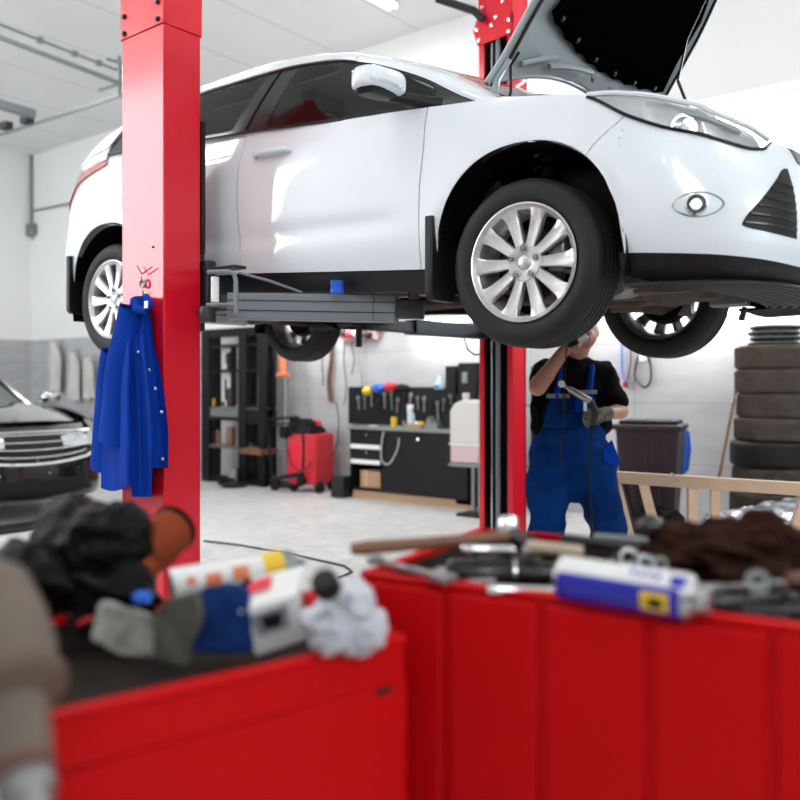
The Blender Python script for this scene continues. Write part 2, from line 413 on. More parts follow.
def xs_(s): return plan(s)[0]
def sillz(x): return 1.825 + (1.897-1.825)*((-.4-x)/1.13) if x > -1.53 else 1.897+(-1.53-x)*.03
BUMPW = [(.35,1.818),(.40,1.815),(.66,1.795),(.80,1.778),(.885,1.765),(.92,1.760)]
def botz(s):
    x = xs_(s)
    if x > .0: base = pw(BUMPW, x)
    elif x < -2.9: base = lerp(1.93, 1.90, smooth01((x+3.46)/.5))
    else: base = sillz(x)
    return max(base, archz(x, ARC_F), archz(x, ARC_R))
# lower edge of the headlight / top edge of the fender, as a function of s
def topz(s):
    x = xs_(s)
    if x < -.2: return pw(BELT, x) - .004
    return pw([(-.2,2.455),(-.099,2.441),(.194,2.388),(.271,2.368),(.428,2.272),(.537,2.226),(.653,2.196),(.72,2.176),(.799,2.155),(.829,2.160),(.846,2.178),(.862,2.195),(.92,2.20)], x)
HTOP = [(.271,2.372),(.36,2.362),(.46,2.345),(.56,2.326),(.65,2.308),(.73,2.288),(.80,2.262),(.835,2.24),(.852,2.212),(.860,2.20)]
car = empty('hatchback_car', (CX, CY, 1.50), 0, 'white five-door hatchback raised on the red lift with its hood open', 'car')
def panel(name, L, R, bot, top, ns, nz, m='white_paint', off=0, P=body, solid=.004, parent=None, both=True, ease=None, label=None):
    out = []
    for mir in ((False, True) if both else (False,)):
        o = MB().grid(patch(P, L, R, bot, top, ns, nz, off, mir, ease)).build(name, m, parent or car, smooth=60, solid=solid)
        if label: o['label'] = label
        out.append(o)
    return out
g = .0022
DF = lambda z: S(pw([(1.8,-.473),(1.9,-.463),(2.154,-.453),(2.34,-.433),(2.563,-.433)], z))      # front door, front edge
DR = lambda z: S(pw([(1.8,-1.530),(1.9,-1.532),(2.0,-1.539),(2.31,-1.554),(2.57,-1.554)], z))    # front door, rear edge
RR = lambda z: S(pw([(1.85,-2.20),(2.0,-2.24),(2.2,-2.36),(2.35,-2.52),(2.5,-2.58),(2.7,-2.62)], z))
FB = lambda z: S(pw([(2.0,.30),(2.13,.262),(2.19,.30),(2.27,.40),(2.33,.46)], z))                                # fender to bumper seam
FBs = {}
class cached:
    def __init__(s, f): s.f = f; s.c = {}
    def __call__(s, z):
        k = round(z,3)
        if k not in s.c: s.c[k] = s.f(k)
        return s.c[k]
DF, DR, RR, FB = cached(DF), cached(DR), cached(RR), cached(FB)
gap = lambda f, d: (lambda z: f(z)+d)
panel('front_door', gap(DR,g), gap(DF,-g), botz, topz, 40, 40)
panel('rear_door', gap(RR,g), gap(DR,-g), lambda s: max(botz(s), 1.0), topz, 34, 40)
panel('rear_fender', K(S(-3.12)), gap(RR,-g), botz, topz, 60, 40)
panel('front_fender', gap(DF,g), gap(FB,-g), botz, topz, 90, 40)
# front bumper with an opening for the side grille and the fog lamp socket
SB1 = SMAX
SG0, SG1 = S(.735), S(.893)
panel('front_bumper', gap(FB,g), K(SMAX), lambda s: botz(s), topz, 120, 44)
panel('rear_bumper', K(0), K(S(-3.12)-g), K(1.92), K(2.42), 36, 20)
panel('tailgate', K(0), K(S(-3.30)), K(2.424), K(2.67), 20, 12)
panel('rear_corner', K(S(-3.30)+.002), K(S(-3.12)-g), K(2.424), lambda s: 2.67, 12, 12)
# dark inner shell behind the gaps
MB().grid(patch(body, K(S(-3.2)), K(S(.75)), lambda s: botz(s)+.01, lambda s: topz(s)-.01, 150, 10, -.012)).build('inner_shell','seam',car)
# sill strips, black lower bumper lip
def rock_b(s): return sillz(xs_(s)) - .085
panel('sill_trim', K(S(-2.28)), K(S(-.385)), rock_b, lambda s: sillz(xs_(s))+.002, 40, 6, 'black_plastic', -.018)
LIPB = lambda s: pw([(.39,1.735),(.6,1.712),(.8,1.712),(.92,1.715)], xs_(s))
panel('bumper_lip', K(S(.375)), K(SMAX), LIPB, lambda s: pw(BUMPW, xs_(s))+.004, 60, 8, 'black_plastic', -.006, label='black lower bumper lip')
panel('rear_lip', K(0), K(S(-3.02)), K(1.82), K(1.925), 30, 4, 'black_plastic', -.01)
# ribbed undertray below the nose
rows = []
for i in range(0, 49):
    d = i/48*.34; rib = .006*(1 if (i//3)%2 else -1); row = []
    for j in range(41):
        s = lerp(S(.40), SMAX, j/40); x,hw,nx,ny = plan(s); dd = .03+d
        row.append(CW(max(x-nx*dd, .36), -max(hw-ny*dd, .0)*1.0, 1.705+rib+.01*smooth01(d/.3)))
    rows.append(row)
u = MB().grid(rows); u.grid([[Vector((p.x, 2*CY-p.y, p.z)) for p in r] for r in rows]); u.build('undertray','black_plastic',car,smooth=30)
# greenhouse: black frame layer, glass, pillars
idn = lambda x: x
panel('window_frame', K(-2.80), K(-.235), lambda x: pw(BELT,x)-.004, lambda x: max(pw(WTOP,x)+.012, pw(BELT,x)-.002), 90, 8, 'black_trim', -.004, P=upp)
panel('side_window', lambda z: pw([(2.6,-1.425),(2.91,-1.36)],z), lambda z: -.455, lambda x: pw(BELT,x)+.012, lambda x: pw(WTOP,x)-.008, 40, 10, 'window_glass', .003, P=upp, solid=0)
panel('side_window', lambda z: -2.60, lambda z: pw([(2.6,-1.66),(2.91,-1.545)],z), lambda x: pw(BELT,x)+.012, lambda x: pw(WTOP,x)-.008, 40, 10, 'window_glass', .003, P=upp, solid=0)
# black window_frame would close the view through the glass: rebuild it as a frame with openings
for o in [o for o in bpy.data.objects if o.name.startswith('window_frame')]: bpy.data.objects.remove(o)
bl = lambda x: pw(BELT,x)-.004; wt = lambda x: max(pw(WTOP,x)+.012, pw(BELT,x)-.002)
for mir in (False, True):
    m_ = MB()
    for (L_,R_,B_,T_,n_) in ((K(-2.80),K(-.235),bl,lambda x: pw(BELT,x)+.014,80),
            (K(-2.80),K(-.235),lambda x: max(wt(x)-.022, bl(x)), wt, 90),
            (lambda z: pw([(2.6,-1.672),(2.91,-1.557)],z), lambda z: pw([(2.6,-1.413),(2.91,-1.348)],z), bl, wt, 8),
            (K(-2.80),K(-2.56),bl,wt,10), (K(-.47),K(-.235),bl,wt,14)):
        m_.grid(patch(upp, L_, R_, B_, T_, n_, 4, -.003, mir))
    m_.build('window_frame','black_trim',car,smooth=60,solid=.006)
    # bright belt moulding
    s_ = MB(); s_.grid(patch(upp, K(-2.78), K(-.22), lambda x: pw(BELT,x)-.006, lambda x: pw(BELT,x)+.004, 60, 2, .006, mir)); s_.build('belt_moulding','black_trim',car,solid=.004)
    # thin pillar seam between the two doors
    MB().grid(patch(upp, lambda z: pw([(2.6,-1.560),(2.91,-1.470)],z), lambda z: pw([(2.6,-1.545),(2.91,-1.455)],z), bl, wt, 2, 4, .002, mir)).build('door_pillar_seam','seam',car,solid=.002)
# roof: from the window tops over the rail to the middle
rows = []
NX = 60
for i in range(NX+1):
    x = lerp(-3.22, -.06, i/NX)
    zb = pw(BELT,x); a = upp(x, max(pw(WTOP,x)+.010, zb), .004); a = (-(a.y-CY), a.z)
    zr = pw(RAIL,x); row = []
    hwr = max(a[0]-.055, .3)
    zc = zr+.035*smooth01((x+.9)/-1.0)
    cps = [a, (a[0]-.012, lerp(a[1],zr,.55)), (hwr-.02, zr-.004), (hwr-.12, zr+.008), (hwr*.5, zc-.003), (0, zc)]
    pts = catmull(cps, 5)
    row = [CW(x, -p[0], p[1]) for p in pts]
    row += [CW(x, p[0], p[1]) for p in pts[::-1][1:]]
    rows.append(row)
# the roof sheet ends at the windscreen; in front of it only the side rails remain
full = [r for r in rows if r[0].x-CX < -.92]
MB().grid(full).build('roof','white_paint',car,smooth=60,solid=.02)
for mir in (False, True):
    rr_ = [r[:13] if not mir else r[::-1][:13] for r in rows if r[0].x-CX >= -.97]
    MB().grid(rr_).build('roof_pillar','white_paint',car,smooth=60,solid=.008)
# windscreen and rear glass
wr = []
for i in range(11):
    t = i/10; x = lerp(-.98, -.10, t); z = pw(RAIL, x)+.012
    row = []
    for j in range(17):
        v = lerp(-1,1,j/16); hw = lerp(.58,.72,t)
        row.append(CW(x+.17*(1-v*v)*lerp(.5,1,t), v*hw, z-.02*(1-v*v)*0+.018*(1-v*v)))
    wr.append(row)
MB().grid(wr).build('windscreen','window_glass',car,smooth=60)
rg = []
for i in range(9):
    t = i/8; row = []
    for j in range(13):
        v = lerp(-1,1,j/12); row.append(CW(lerp(-3.02,-3.24,t)-.06*(1-v*v), v*lerp(.44,.58,t), lerp(2.84,2.68,t)))
    rg.append(row)
MB().grid(rg).build('rear_window','window_glass',car,smooth=60)
sp = MB()
sp.grid([[CW(-2.98-.0*abs(v), v*.46, 2.90), CW(-3.14+.08*v*v, v*.44, 2.865), CW(-3.15+.08*v*v, v*.44, 2.845), CW(-3.0, v*.45, 2.84)] for v in [k/8-1 for k in range(17)]])
sp.build('roof_spoiler','white_paint',car,smooth=50)
# rear pillar panels (white)
for mir in (False, True):
    MB().grid(patch(upp, K(-3.24), K(-2.78), lambda x: 2.66, lambda x: pw(RAIL,x)-.015, 14, 8, .004, mir)).build('rear_pillar','white_paint',car,smooth=60,solid=.006)
# underbody, bulkheads
ub = MB(); ub.box(-3.2,-.45,-.72,.72,1.83,1.87,Matrix.Translation((CX,CY,0))); ub.box(-.45,.42,-.50,.50,1.84,1.88,Matrix.Translation((CX,CY,0)))
ub.build('floor_pan','under',car)
for ax in (0.008,-2.64):
    for sd in (-1,1):
        lb = MB(); rws = []
        for k in range(29):
            a = lerp(-12,192,k/28)*PI/180; rx = .40 if ax > -1 else .40
            rws.append([CW(ax+rx*math.cos(a), sd*y, 1.825+.43*math.sin(a)) for y in (.875,.80,.62,.55)])
        lb.grid(rws); c = [r[-1] for r in rws]; cc = CW(ax, sd*.55, 1.9); b0 = len(lb.v); lb.add(c+[cc], [(i,i+1,len(c)) for i in range(len(c)-1)])
        lb.build('wheel_arch_liner','liner',car,smooth=60)
# engine compartment, slam panel, cowl, visible dark edge behind the fender
e = MB(); T = Matrix.Translation((CX,CY,0))
e.box(-.25,.60,-.62,.62,1.95,2.20,T); e.box(-.30,-.20,-.70,.70,2.1,2.40,T)
e.build('engine_block','under',car,bevel=.03)
c = MB()
for i in range(14):
    x = lerp(-.22,.10,i/13); c.box(x,x+.03,-.72+.0*i,-.64,2.36,2.47-.05*i/13+.012*random.random(),T)
c.tube([CW(-.22,-.72,2.45),CW(-.15,-.70,2.495),CW(-.02,-.70,2.475),CW(.12,-.70,2.435)],.014); c.build('cowl_trim','black_plastic',car)
sl = MB(); sl.tube([CW(.50,-.62,2.20),CW(.66,-.3,2.16),CW(.68,0,2.15),CW(.66,.3,2.16),CW(.50,.62,2.20)],.03,10); sl.build('slam_panel','black_plastic',car)
# headlights
for mir in (False, True):
    cl = cached(lambda s: s)
    L_, R_ = K(S(.275)), K(S(.858))
    hb = lambda s: topz(s)-.003; ht = lambda s: max(pw(HTOP, xs_(s)), topz(s)+.002)
    h = MB().grid(patch(body, L_, R_, hb, ht, 44, 10, .006, mir)).build('headlight','lens',car,smooth=60)
    MB().grid(patch(body, K(S(.285)), K(S(.845)), lambda s: hb(s)+.003, lambda s: ht(s)-.003, 44, 8, -.022, mir)).build('reflector','alloy',h,smooth=60)
    sg = -1 if not mir else 1
    pts = [p for p in patch(body, L_, R_, hb, ht, 44, 1, .007, mir)[0]]; MB().tube(pts,.006,6).build('gasket','black_trim',h)
    pts = [p for p in patch(body, L_, R_, hb, ht, 44, 1, .004, mir)[1]]; MB().tube(pts,.009,6).build('edge_strip','white_paint',h)
    pr = body(S(.60), 2.225, -.035); pr = Vector((pr.x, pr.y if not mir else 2*CY-pr.y, pr.z))
    MB().lathe([(0.001,.03),(.03,.028),(.045,.0),(.052,.0),(.052,-.03)],24,frame(pr,(.75,.6*sg,-.05))).build('projector','chrome',h)
    br = patch(body, K(S(.60)), K(S(.80)), lambda s: lerp(hb(s),ht(s),.62), lambda s: lerp(hb(s),ht(s),.80), 14, 3, -.012, mir)
    MB().grid(br).build('light_bar','hoodgrey',h,solid=.006)
    br = patch(body, K(S(.30)), K(S(.47)), lambda s: lerp(hb(s),ht(s),.15), lambda s: lerp(hb(s),ht(s),.85), 12, 3, -.02, mir)
    MB().grid(br).build('indicator','white',h,solid=.004)
    # fog lamp
    sF = S(.637); fc = body(sF, 1.945, .001); x_,hw_,nx_,ny_ = plan(sF)
    n_ = Vector((nx_, -ny_, 0)); t_ = Vector((ny_, nx_, 0))
    def fp(a, zz, o): 
        p = body(sF+a, 1.955+zz, o); return Vector((p.x, p.y if not mir else 2*CY-p.y, p.z))
    rws = []
    for q, o in ((1.0,.0015),(.96,.006),(.90,.003),(.78,-.004),(.5,-.010)):
        rws.append([fp(.085*q*math.cos(2*PI*k/32), .043*q*math.sin(2*PI*k/32)*(1-.25*abs(math.cos(2*PI*k/32))**3), o) for k in range(32)])
    f = MB().grid(rws, True).build('fog_lamp','hoodgrey',car,smooth=60)
    cen = fp(-.008, 0, .004); 
    MB().grid([[fp(-.078+.06*q*0+.07*a/8, .036*v*math.sin(PI*(.12+.38*a/8)), .004) for a in range(9)] for v in (-1,-.5,0,.5,1)]).build('bezel','chrome',f,solid=.003)
    nn = Vector((nx_, (-ny_) if not mir else ny_, 0))
    MB().lathe([(.001,.006),(.018,.006),(.024,.0),(.031,.006),(.036,.004),(.038,-.005)],24,frame(cen,nn)).build('lamp_glass','chrome',f)
    MB().lathe([(.024,.0075),(.027,.009),(.031,.0085)],24,frame(cen,nn)).build('ring','black_trim',f)
    # triangular side grille
    gz0 = [(.752,1.884),(.765,1.877),(.80,1.868),(.866,1.853)]; gz1 = [(.752,1.892),(.762,1.915),(.80,1.975),(.84,2.05),(.862,2.094),(.868,2.096)]
    G = MB().grid(patch(body, K(S(.752)), K(S(.868)), lambda s: pw(gz0,xs_(s)), lambda s: pw(gz1,xs_(s)), 20, 12, .0025, mir)).build('side_grille','rubber',car,smooth=60,solid=.005)
    for k in range(6):
        zz = lerp(1.885,2.06,(k+.3)/6); xa = pw([(z_,x_2) for x_2,z_ in gz1],zz); row = []
        for a in range(9):
            s_ = lerp(S(xa)+.006, S(.868)-.004, a/8); p = body(s_, zz-.012*a/8, .004); row.append(Vector((p.x, p.y if not mir else 2*CY-p.y, p.z)))
        MB().tube(row,.006,6).build('grille_slat','black_trim',G)
# middle grilles
panel('grille', K(S(.913)), K(SMAX), K(1.84), K(2.03), 16, 12, 'black_plastic', .003, label='black middle grille')
panel('upper_grille', K(S(.892)), K(SMAX), K(2.135), K(2.196), 16, 6, 'black_trim', .004)
# door handles, wing mirrors
for mir in (False, True):
    sy = -1 if not mir else 1
    for x0 in (-1.44, -2.33):
        p0 = body(S(x0+.02), 2.444 if x0>-2 else 2.475, .028); p1 = body(S(x0+.215), 2.436 if x0>-2 else 2.467, .03)
        if mir: p0.y = 2*CY-p0.y; p1.y = 2*CY-p1.y
        h = MB(); d = (p1-p0); 
        for_ = [p0+Vector((-.02,-sy*.03,0)), p0, p0.lerp(p1,.5)+Vector((0,sy*.006,.002)), p1, p1+Vector((.02,-sy*.03,0))]
        h.tube(for_, [.012,.014,.016,.015,.012], 10); h.build('door_handle','white_paint',car,smooth=80)
    mm = empty('wing_mirror', (0,0,0)); mm.parent = car; mm.location = (0,0,0)
    # shell: rounded housing, white cap above, black foot below
    C0 = CW(-.575, sy*1.02, 2.560)
    def mshell(z0, z1, grow, n=14, m=28):
        rws = []
        for i in range(n+1):
            t = i/n; yy = -.125+.25*t; e_ = (1-abs(2*t-1)**3.2)**(1/3.2) if 0<t<1 else 0
            row = []
            for k in range(m):
                a = 2*PI*k/m; ca, sa = math.cos(a), math.sin(a)
                X = (.085 if ca>0 else .055)*e_*abs(ca)**.7*(1 if ca>0 else -1); Z = .060*(.45+.55*e_)*(e_>0)*abs(sa)**.75*(1 if sa>0 else -1)
                Z = max(z0, min(z1, Z-.012*(2*t-1)))
                row.append(C0+Vector((X*grow, sy*yy*grow, Z)))
            rws.append(row)
        return rws
    MB().grid(mshell(-.040,.075,1), True).build('mirror_housing','white_paint',mm,smooth=60)
    MB().grid(mshell(-.060,-.034,.88), True).build('mirror_base','black_plastic',mm,smooth=60)
    MB().tube([CW(-.56,sy*.96,2.525),CW(-.50,sy*.89,2.515),CW(-.44,sy*.80,2.505),CW(-.42,sy*.76,2.505)],[.022,.026,.032,.036],12).build('mirror_arm','black_plastic',mm)
    MB().tube([C0+Vector((.060,sy*.112,-.020)),C0+Vector((.083,sy*.06,-.022)),C0+Vector((.086,-sy*.04,-.022))],[.007,.009,.007],8).build('turn_signal','lens',mm)
    MB().box(-.006,.0,-.09,.09,-.025,.040,Matrix.Translation(C0+Vector((-.050,0,0)))).build('mirror_glass','chrome',mm,bevel=.01)
    # tail light
    tz0 = lambda s: pw([(-3.42,2.40),(-3.28,2.42),(-3.2,2.46),(-3.12,2.55),(-3.05,2.575),(-2.78,2.628)], xs_(s)); tz1 = lambda s: pw([(-3.42,2.56),(-3.2,2.60),(-3.1,2.62),(-2.95,2.645),(-2.78,2.650)], xs_(s))
    MB().grid(patch(body, K(S(-3.40)), K(S(-2.77)), tz0, tz1, 30, 8, .010, mir)).build('tail_light','tail',car,smooth=60,solid=.008)
    # mud flaps
    for x0,yy in ((-.392,.83),(-3.03,.82)):
        mf = MB(); T2 = Matrix.Translation(CW(x0, sy*yy, 0))
        prof = [(-.09,2.03 if x0>-1 else 2.12),(.085,2.03 if x0>-1 else 2.12),(.085,1.74 if x0>-1 else 1.82),(.06,1.695 if x0>-1 else 1.78),(-.07,1.695 if x0>-1 else 1.78),(-.09,1.72 if x0>-1 else 1.80)]
        q = frame(CW(x0, sy*yy, 0), (1,0,0), (0,1,0)); mf.prism(prof, -.022, .014, q)
        mf.build('mud_flap','black_plastic',car,bevel=.004)
# fuel flap line, side repeater etc are not in view.  Hood, propped open
hp = []
HL = CW(-.13,-.73,2.49)
hood = empty('hood', (0,0,0)); hood.parent = car; hood.location = (0,0,0)
HM = 1.3; HC = 1/math.sqrt(1+HM*HM); HS = HM*HC
def hoodp(t, y, n=0):                                 # t along the hood from the hinge, n = offset below the sheet
    return Vector((-1.85+t*HC+n*HS, CY+y, 2.58+t*HS-n*HC))
HW_ = [(0,.735),(.13,.705),(.4,.685),(.6,.655),(.8,.575),(.95,.47),(1.03,.36)]
def hrear(v): return .165*(1-abs(v)**2.2)
def hoodgrid(n, m_in=0, t0=0, t1=1.03, nt=26, ny=30, crown=.03, f=1):
    rows = []
    for i in range(nt+1):
        row = []
        for j in range(ny+1):
            v = -1+2*j/ny; t = lerp(hrear(v)+t0, t1-.10*v*v, i/nt)
            row.append(hoodp(t, v*(pw(HW_, t)-m_in), n-crown*(1-v*v)-.03*math.sin(PI*min(t/1.03,1))))
        rows.append(row)
    return rows
MB().grid(hoodgrid(0)).build('outer_skin','white_paint',hood,smooth=60,solid=.003)
MB().grid(hoodgrid(.022,.012,.012,1.01)).build('inner_frame','hoodgrey',hood,smooth=60,solid=.003)
# raised flange round the rim
rim_pts = []
R0 = hoodgrid(.012,.004,0,1.03)
edge = [r[0] for r in R0]+R0[-1][1:]+[r[-1] for r in R0[::-1]][1:]+R0[0][::-1][1:]
MB().tube(edge, .011, 8, False).build('rim','hoodgrey',hood)
MB().tube([r[0]+Vector((.01,.018,-.012)) for r in R0], .008, 6).build('seal','rubber',hood)
MB().tube([r[-1]+Vector((.01,-.018,-.012)) for r in R0], .008, 6).build('seal','rubber',hood)
# stamped ribs of the inner frame
rb = MB()
for v0,v1,ta,tb in ((-.86,-.55,.10,.13),(-.60,-.15,.075,.10),(.15,.6,.075,.1)):
    pts = [hoodp(hrear(lerp(v0,v1,k/8))+lerp(ta,tb,k/8)*.8, lerp(v0,v1,k/8)*.70, .020) for k in range(9)]
    rb.tube(pts,.012,8)
for k in range(3): rb.box(-.02,.02,-.012,.012,0,.02, frame(hoodp(hrear(-.1+.3*k)+.07,(-.1+.3*k)*.7,.02),(HS,0,-HC)))
rb.build('stiffening_rib','hoodgrey',hood)
# insulation mat with scalloped edge
rows = []
for i in range(31):
    row = []
    for j in range(61):
        v = -1+2*j/60; sc = .018*abs(math.sin(v*PI*4.5))
        t = lerp(.262+.075*v*v+sc*.7, .93-.12*v*v, i/30)
        hw = pw(HW_, t)-.10-.025*abs(math.sin(t*9))
        row.append(hoodp(t, v*hw, .034-.03*(1-v*v)-.01*math.sin(PI*min(t,1)) + (.0 if 0<j<60 and 0<i<30 else -.012)))
    rows.append(row)
MB().grid(rows).build('insulation_mat','insul',hood,smooth=60,solid=.006)
hc = MB()
for v in (-.9,-.6,-.25,.1,.45,.8): hc.lathe([(.001,.006),(.012,.004),(.012,0)],10,frame(hoodp(.29+.075*v*v,v*.58,.03),(HS,0,-HC)))
hc.build('clips','rubber',hood)
for sy in (-1,1):
    MB().tube([CW(-.25,sy*.70,2.42),CW(-.23,sy*.71,2.49),hoodp(.03,sy*.70,.02),hoodp(.12,sy*.69,.02)],[.018,.02,.016,.012],8).build('hinge','hoodgrey',hood)
MB().tube([CW(-.20,-.715,2.42),CW(-.155,-.71,2.48),CW(-.15,-.70,2.53),hoodp(.10,-.66,.02),hoodp(.16,-.655,.02)],.006,8).build('washer_hose','rubber',hood)
MB().tube([CW(.22,.66,2.36),hoodp(.43,.63,.03)],.008,8).build('gas_strut','black_trim',hood)
MB().tube([hoodp(.43,.63,.03),hoodp(.60,.48,.025),hoodp(.9,.38,.025)],.006,8).build('strut_rod','black_trim',hood)
# wheels -------------------------------------------------------------
TYR = [(.205,.014),(.219,.004),(.226,.001),(.245,-.004),(.268,-.004),(.286,-.000),(.300,.008),(.309,.018),(.3135,.030),(.3155,.045)]
def tyre_mesh(R=.316, Wd=.205, rin=.215, grooves=True):
    k = R/.316; prof = [(.203*1,.012)]+[(r, h) for r,h in TYR]
    prof = [(rin+(r-.203)/(.3155-.203)*(R-rin), h*Wd/.205) for r,h in prof]
    tops = []
    if grooves:
        for h in (.058,.088,.117,.147):
            tops += [(R,h-.004),(R-.007,h-.002),(R-.007,h+.004),(R,h+.006)]
    tops = [(r,h*Wd/.205) for r,h in tops]
    back = [(r, Wd-h) for r,h in prof[::-1]]
    return prof+tops+back
def make_wheel(parent, c, sy):
    # local z is the outward axle direction; profile heights are measured inward from the outer face
    e = empty('wheel', (0,0,0)); e.parent = parent; e.matrix_basis = Matrix.Translation(-Vector(parent.location)) if False else Matrix()
    T = frame(c, (0,-sy*-1,0) if False else (0,sy,0), (1,0,0))
    TT = T @ Matrix.Diagonal((1,1,-1,1))            # +h goes inward
    m = MB().lathe(tyre_mesh(),96,TT); t_ = m.build('tyre','tyre',e,smooth=50)
    # fine sipes on the tread
    sp_ = MB()
    for k in range(80):
        a = 2*PI*k/80
        for (h0,h1,sk) in ((.028,.052,.02),(.064,.082,-.02),(.122,.142,.02),(.152,.176,-.02)):
            q = []
            for hh,aa in ((h0,a),(h1,a+sk)):
                for da in (-.0045,.0045): q.append(TT @ Vector(((.3164 if h0>.03 and h1<.17 else .3156)*math.cos(aa+da), .3160*math.sin(aa+da), hh)))
            sp_.add(q, [(0,1,3,2)])
    sp_.build('tread_sipes','seam',t_,smooth=0)
    rim = MB()
    rim.lathe([(.223,.004),(.2225,-.001),(.217,-.002),(.213,.003),(.208,.010),(.200,.016),(.196,.03),(.190,.06),(.188,.12),(.200,.16),(.215,.19),(.222,.195)],72,TT)
    # ten flat spokes
    def P(r, a, h): return TT @ Vector((r*math.cos(a), r*math.sin(a), h))
    for k in range(10):
        a = 2*PI*(k+.5)/10+PI/2; rows = []
        for i in range(9):
            t = i/8; r = lerp(.050,.206,t); w = lerp(.0170,.0295,t**1.1)+.008*(max(0,t-.8)/.2)**2+.006*(max(0,.15-t)/.15)
            hf = lerp(.018,.010,t)+.006*math.sin(PI*t); 
            da = w/r; db = (w*.80)/r
            rows.append([P(r,a-da,hf+.026), P(r,a-da,hf+.004), P(r,a-db,hf), P(r,a-db*.3,hf+.0015), P(r,a+db*.3,hf+.0015), P(r,a+db,hf), P(r,a+da,hf+.004), P(r,a+da,hf+.026)])
        rim.grid(rows)
    rim.lathe([(.001,.022),(.026,.021),(.030,.020),(.046,.018),(.066,.017),(.072,.022),(.070,.05),(.001,.05)],40,TT)
    r_ = rim.build('rim','alloy',e,smooth=35)
    MB().lathe([(.001,.013),(.020,.014),(.027,.017),(.030,.022)],30,TT).build('centre_cap','alloy',r_)
    for k in range(5):
        a = 2*PI*k/5+PI/2
        q = TT @ Matrix.Translation((.0545*math.cos(a),.0545*math.sin(a),0))
        nb = MB().lathe([(.0175,.0165),(.0165,.0158),(.0135,.022)],16,q); nb.lathe([(.001,.009),(.007,.0085),(.0105,.012),(.0105,.026)],6,q); nb.build('lug_nut','castmetal',r_)
    bk = MB().lathe([(.001,.075),(.07,.075),(.135,.078),(.138,.085),(.138,.10),(.07,.10),(.06,.13),(.001,.13)],40,TT); bk.build('brake_disc','darksteel',e)
    cb = MB(); q = TT @ Matrix.Translation((.11,.03,.06)); cb.box(-.035,.035,-.07,.07,-.002,.07,q); cb.build('brake_caliper','castmetal',e,bevel=.01)
    bb = MB().lathe([(.120,.135),(.10,.15),(.03,.16),(.001,.16)],40,TT); bb.build('backing_plate','liner',e)
    return e
WH = [(0,1.815),(-2.648,1.842)]
for x,z in WH:
    for sy in (-1,1): make_wheel(car, CW(x-(.07 if sy > 0 else 0), sy*(.875-(.05 if sy > 0 else 0)), z), sy)
# suspension, exhaust, subframe ---------------------------------------
for sy in (-1,1):
    MB().tube([CW(0,sy*.74,1.80),CW(-.02,sy*.55,1.74),CW(-.06,sy*.38,1.75),CW(-.20,sy*.36,1.76)],[.03,.028,.035,.04],10).build('control_arm','rusty',car)
    MB().tube([CW(.0,sy*.70,1.85),CW(-.02,sy*.63,2.30)],[.035,.028],12).build('damper','darksteel',car)
    MB().tube([CW(.0,sy*.70,1.82),CW(.0,sy*.45,1.86),CW(.0,sy*.2,1.88)],[.02,.014,.03],10).build('drive_shaft','rusty',car)
    c_ = [CW(-.02+.055*math.cos(k*.7), sy*.655+.055*math.sin(k*.7), 2.02+.0055*k) for k in range(46)]
    MB().tube(c_,.008,6).build('coil_spring','black_trim',car)
    MB().tube([CW(-2.62,sy*.72,1.80),CW(-2.45,sy*.62,1.76),CW(-2.1,sy*.58,1.80)],[.045,.035,.05],10).build('trailing_arm','under',car)
    MB().tube([CW(-2.62,sy*.70,1.80),CW(-2.62,sy*.3,1.79),CW(-2.6,sy*.15,1.84)],[.03,.025,.03],10).build('rear_link','rusty',car)
    c_ = [CW(-2.45+.06*math.cos(k*.7), sy*.50+.06*math.sin(k*.7), 1.80+.006*k) for k in range(30)]
    MB().tube(c_,.009,6).build('coil_spring','black_trim',car)
    fl = MB(); fl.box(.24,.42,sy*.50-.03,sy*.50+.03,1.73,1.90,Matrix.Translation((CX,CY,0))); fl.build('chassis_rail','castmetal',car,bevel=.012)
    if sy < 0: continue
    sk = MB(); sk.tube([CW(.40,sy*.50,1.72),CW(.38,sy*.52,1.68),CW(.38,sy*.52,1.665)],.014,8); sk.build('tow_bracket','black_plastic',car)
s = MB(); s.box(-.35,.10,-.36,.36,1.74,1.80,T); s.box(.10,.38,-.30,-.12,1.74,1.82,T); s.box(.10,.38,.12,.30,1.74,1.82,T); s.box(-.1,.34,-.10,.34,1.77,1.95,T)
s.build('subframe','rusty',car,bevel=.02)
MB().lathe([(.001,0),(.075,.0),(.09,.03),(.09,.16),(.06,.22),(.001,.22)],24,frame(CW(.12,-.35,1.80),(0,1,.1))).build('gearbox_cover','castmetal',car)
MB().blob(CW(.18,.15,1.83),(.2,.24,.11),.12,3,3).build('oil_sump','rusty',car)
MB().tube([CW(.25,.05,1.80),CW(.05,.08,1.745),CW(-.5,.05,1.78),(CW(-1.2,.0,1.80)),CW(-1.9,.05,1.80),CW(-2.3,.2,1.81),CW(-2.85,.35,1.80)],[.03,.03,.03,.03,.03,.035,.03],10).build('exhaust_pipe','rusty',car)
MB().lathe([(.001,0),(.09,.01),(.10,.04),(.10,.40),(.09,.43),(.001,.44)],20,frame(CW(-2.95,.45,1.86),(0,-1,0)) @ Matrix.Diagonal((1,.65,1,1))).build('silencer','castmetal',car)
MB().tube([CW(-.45,-.30,1.80),CW(-2.2,-.32,1.805)],.008,6).build('brake_line','castmetal',car)
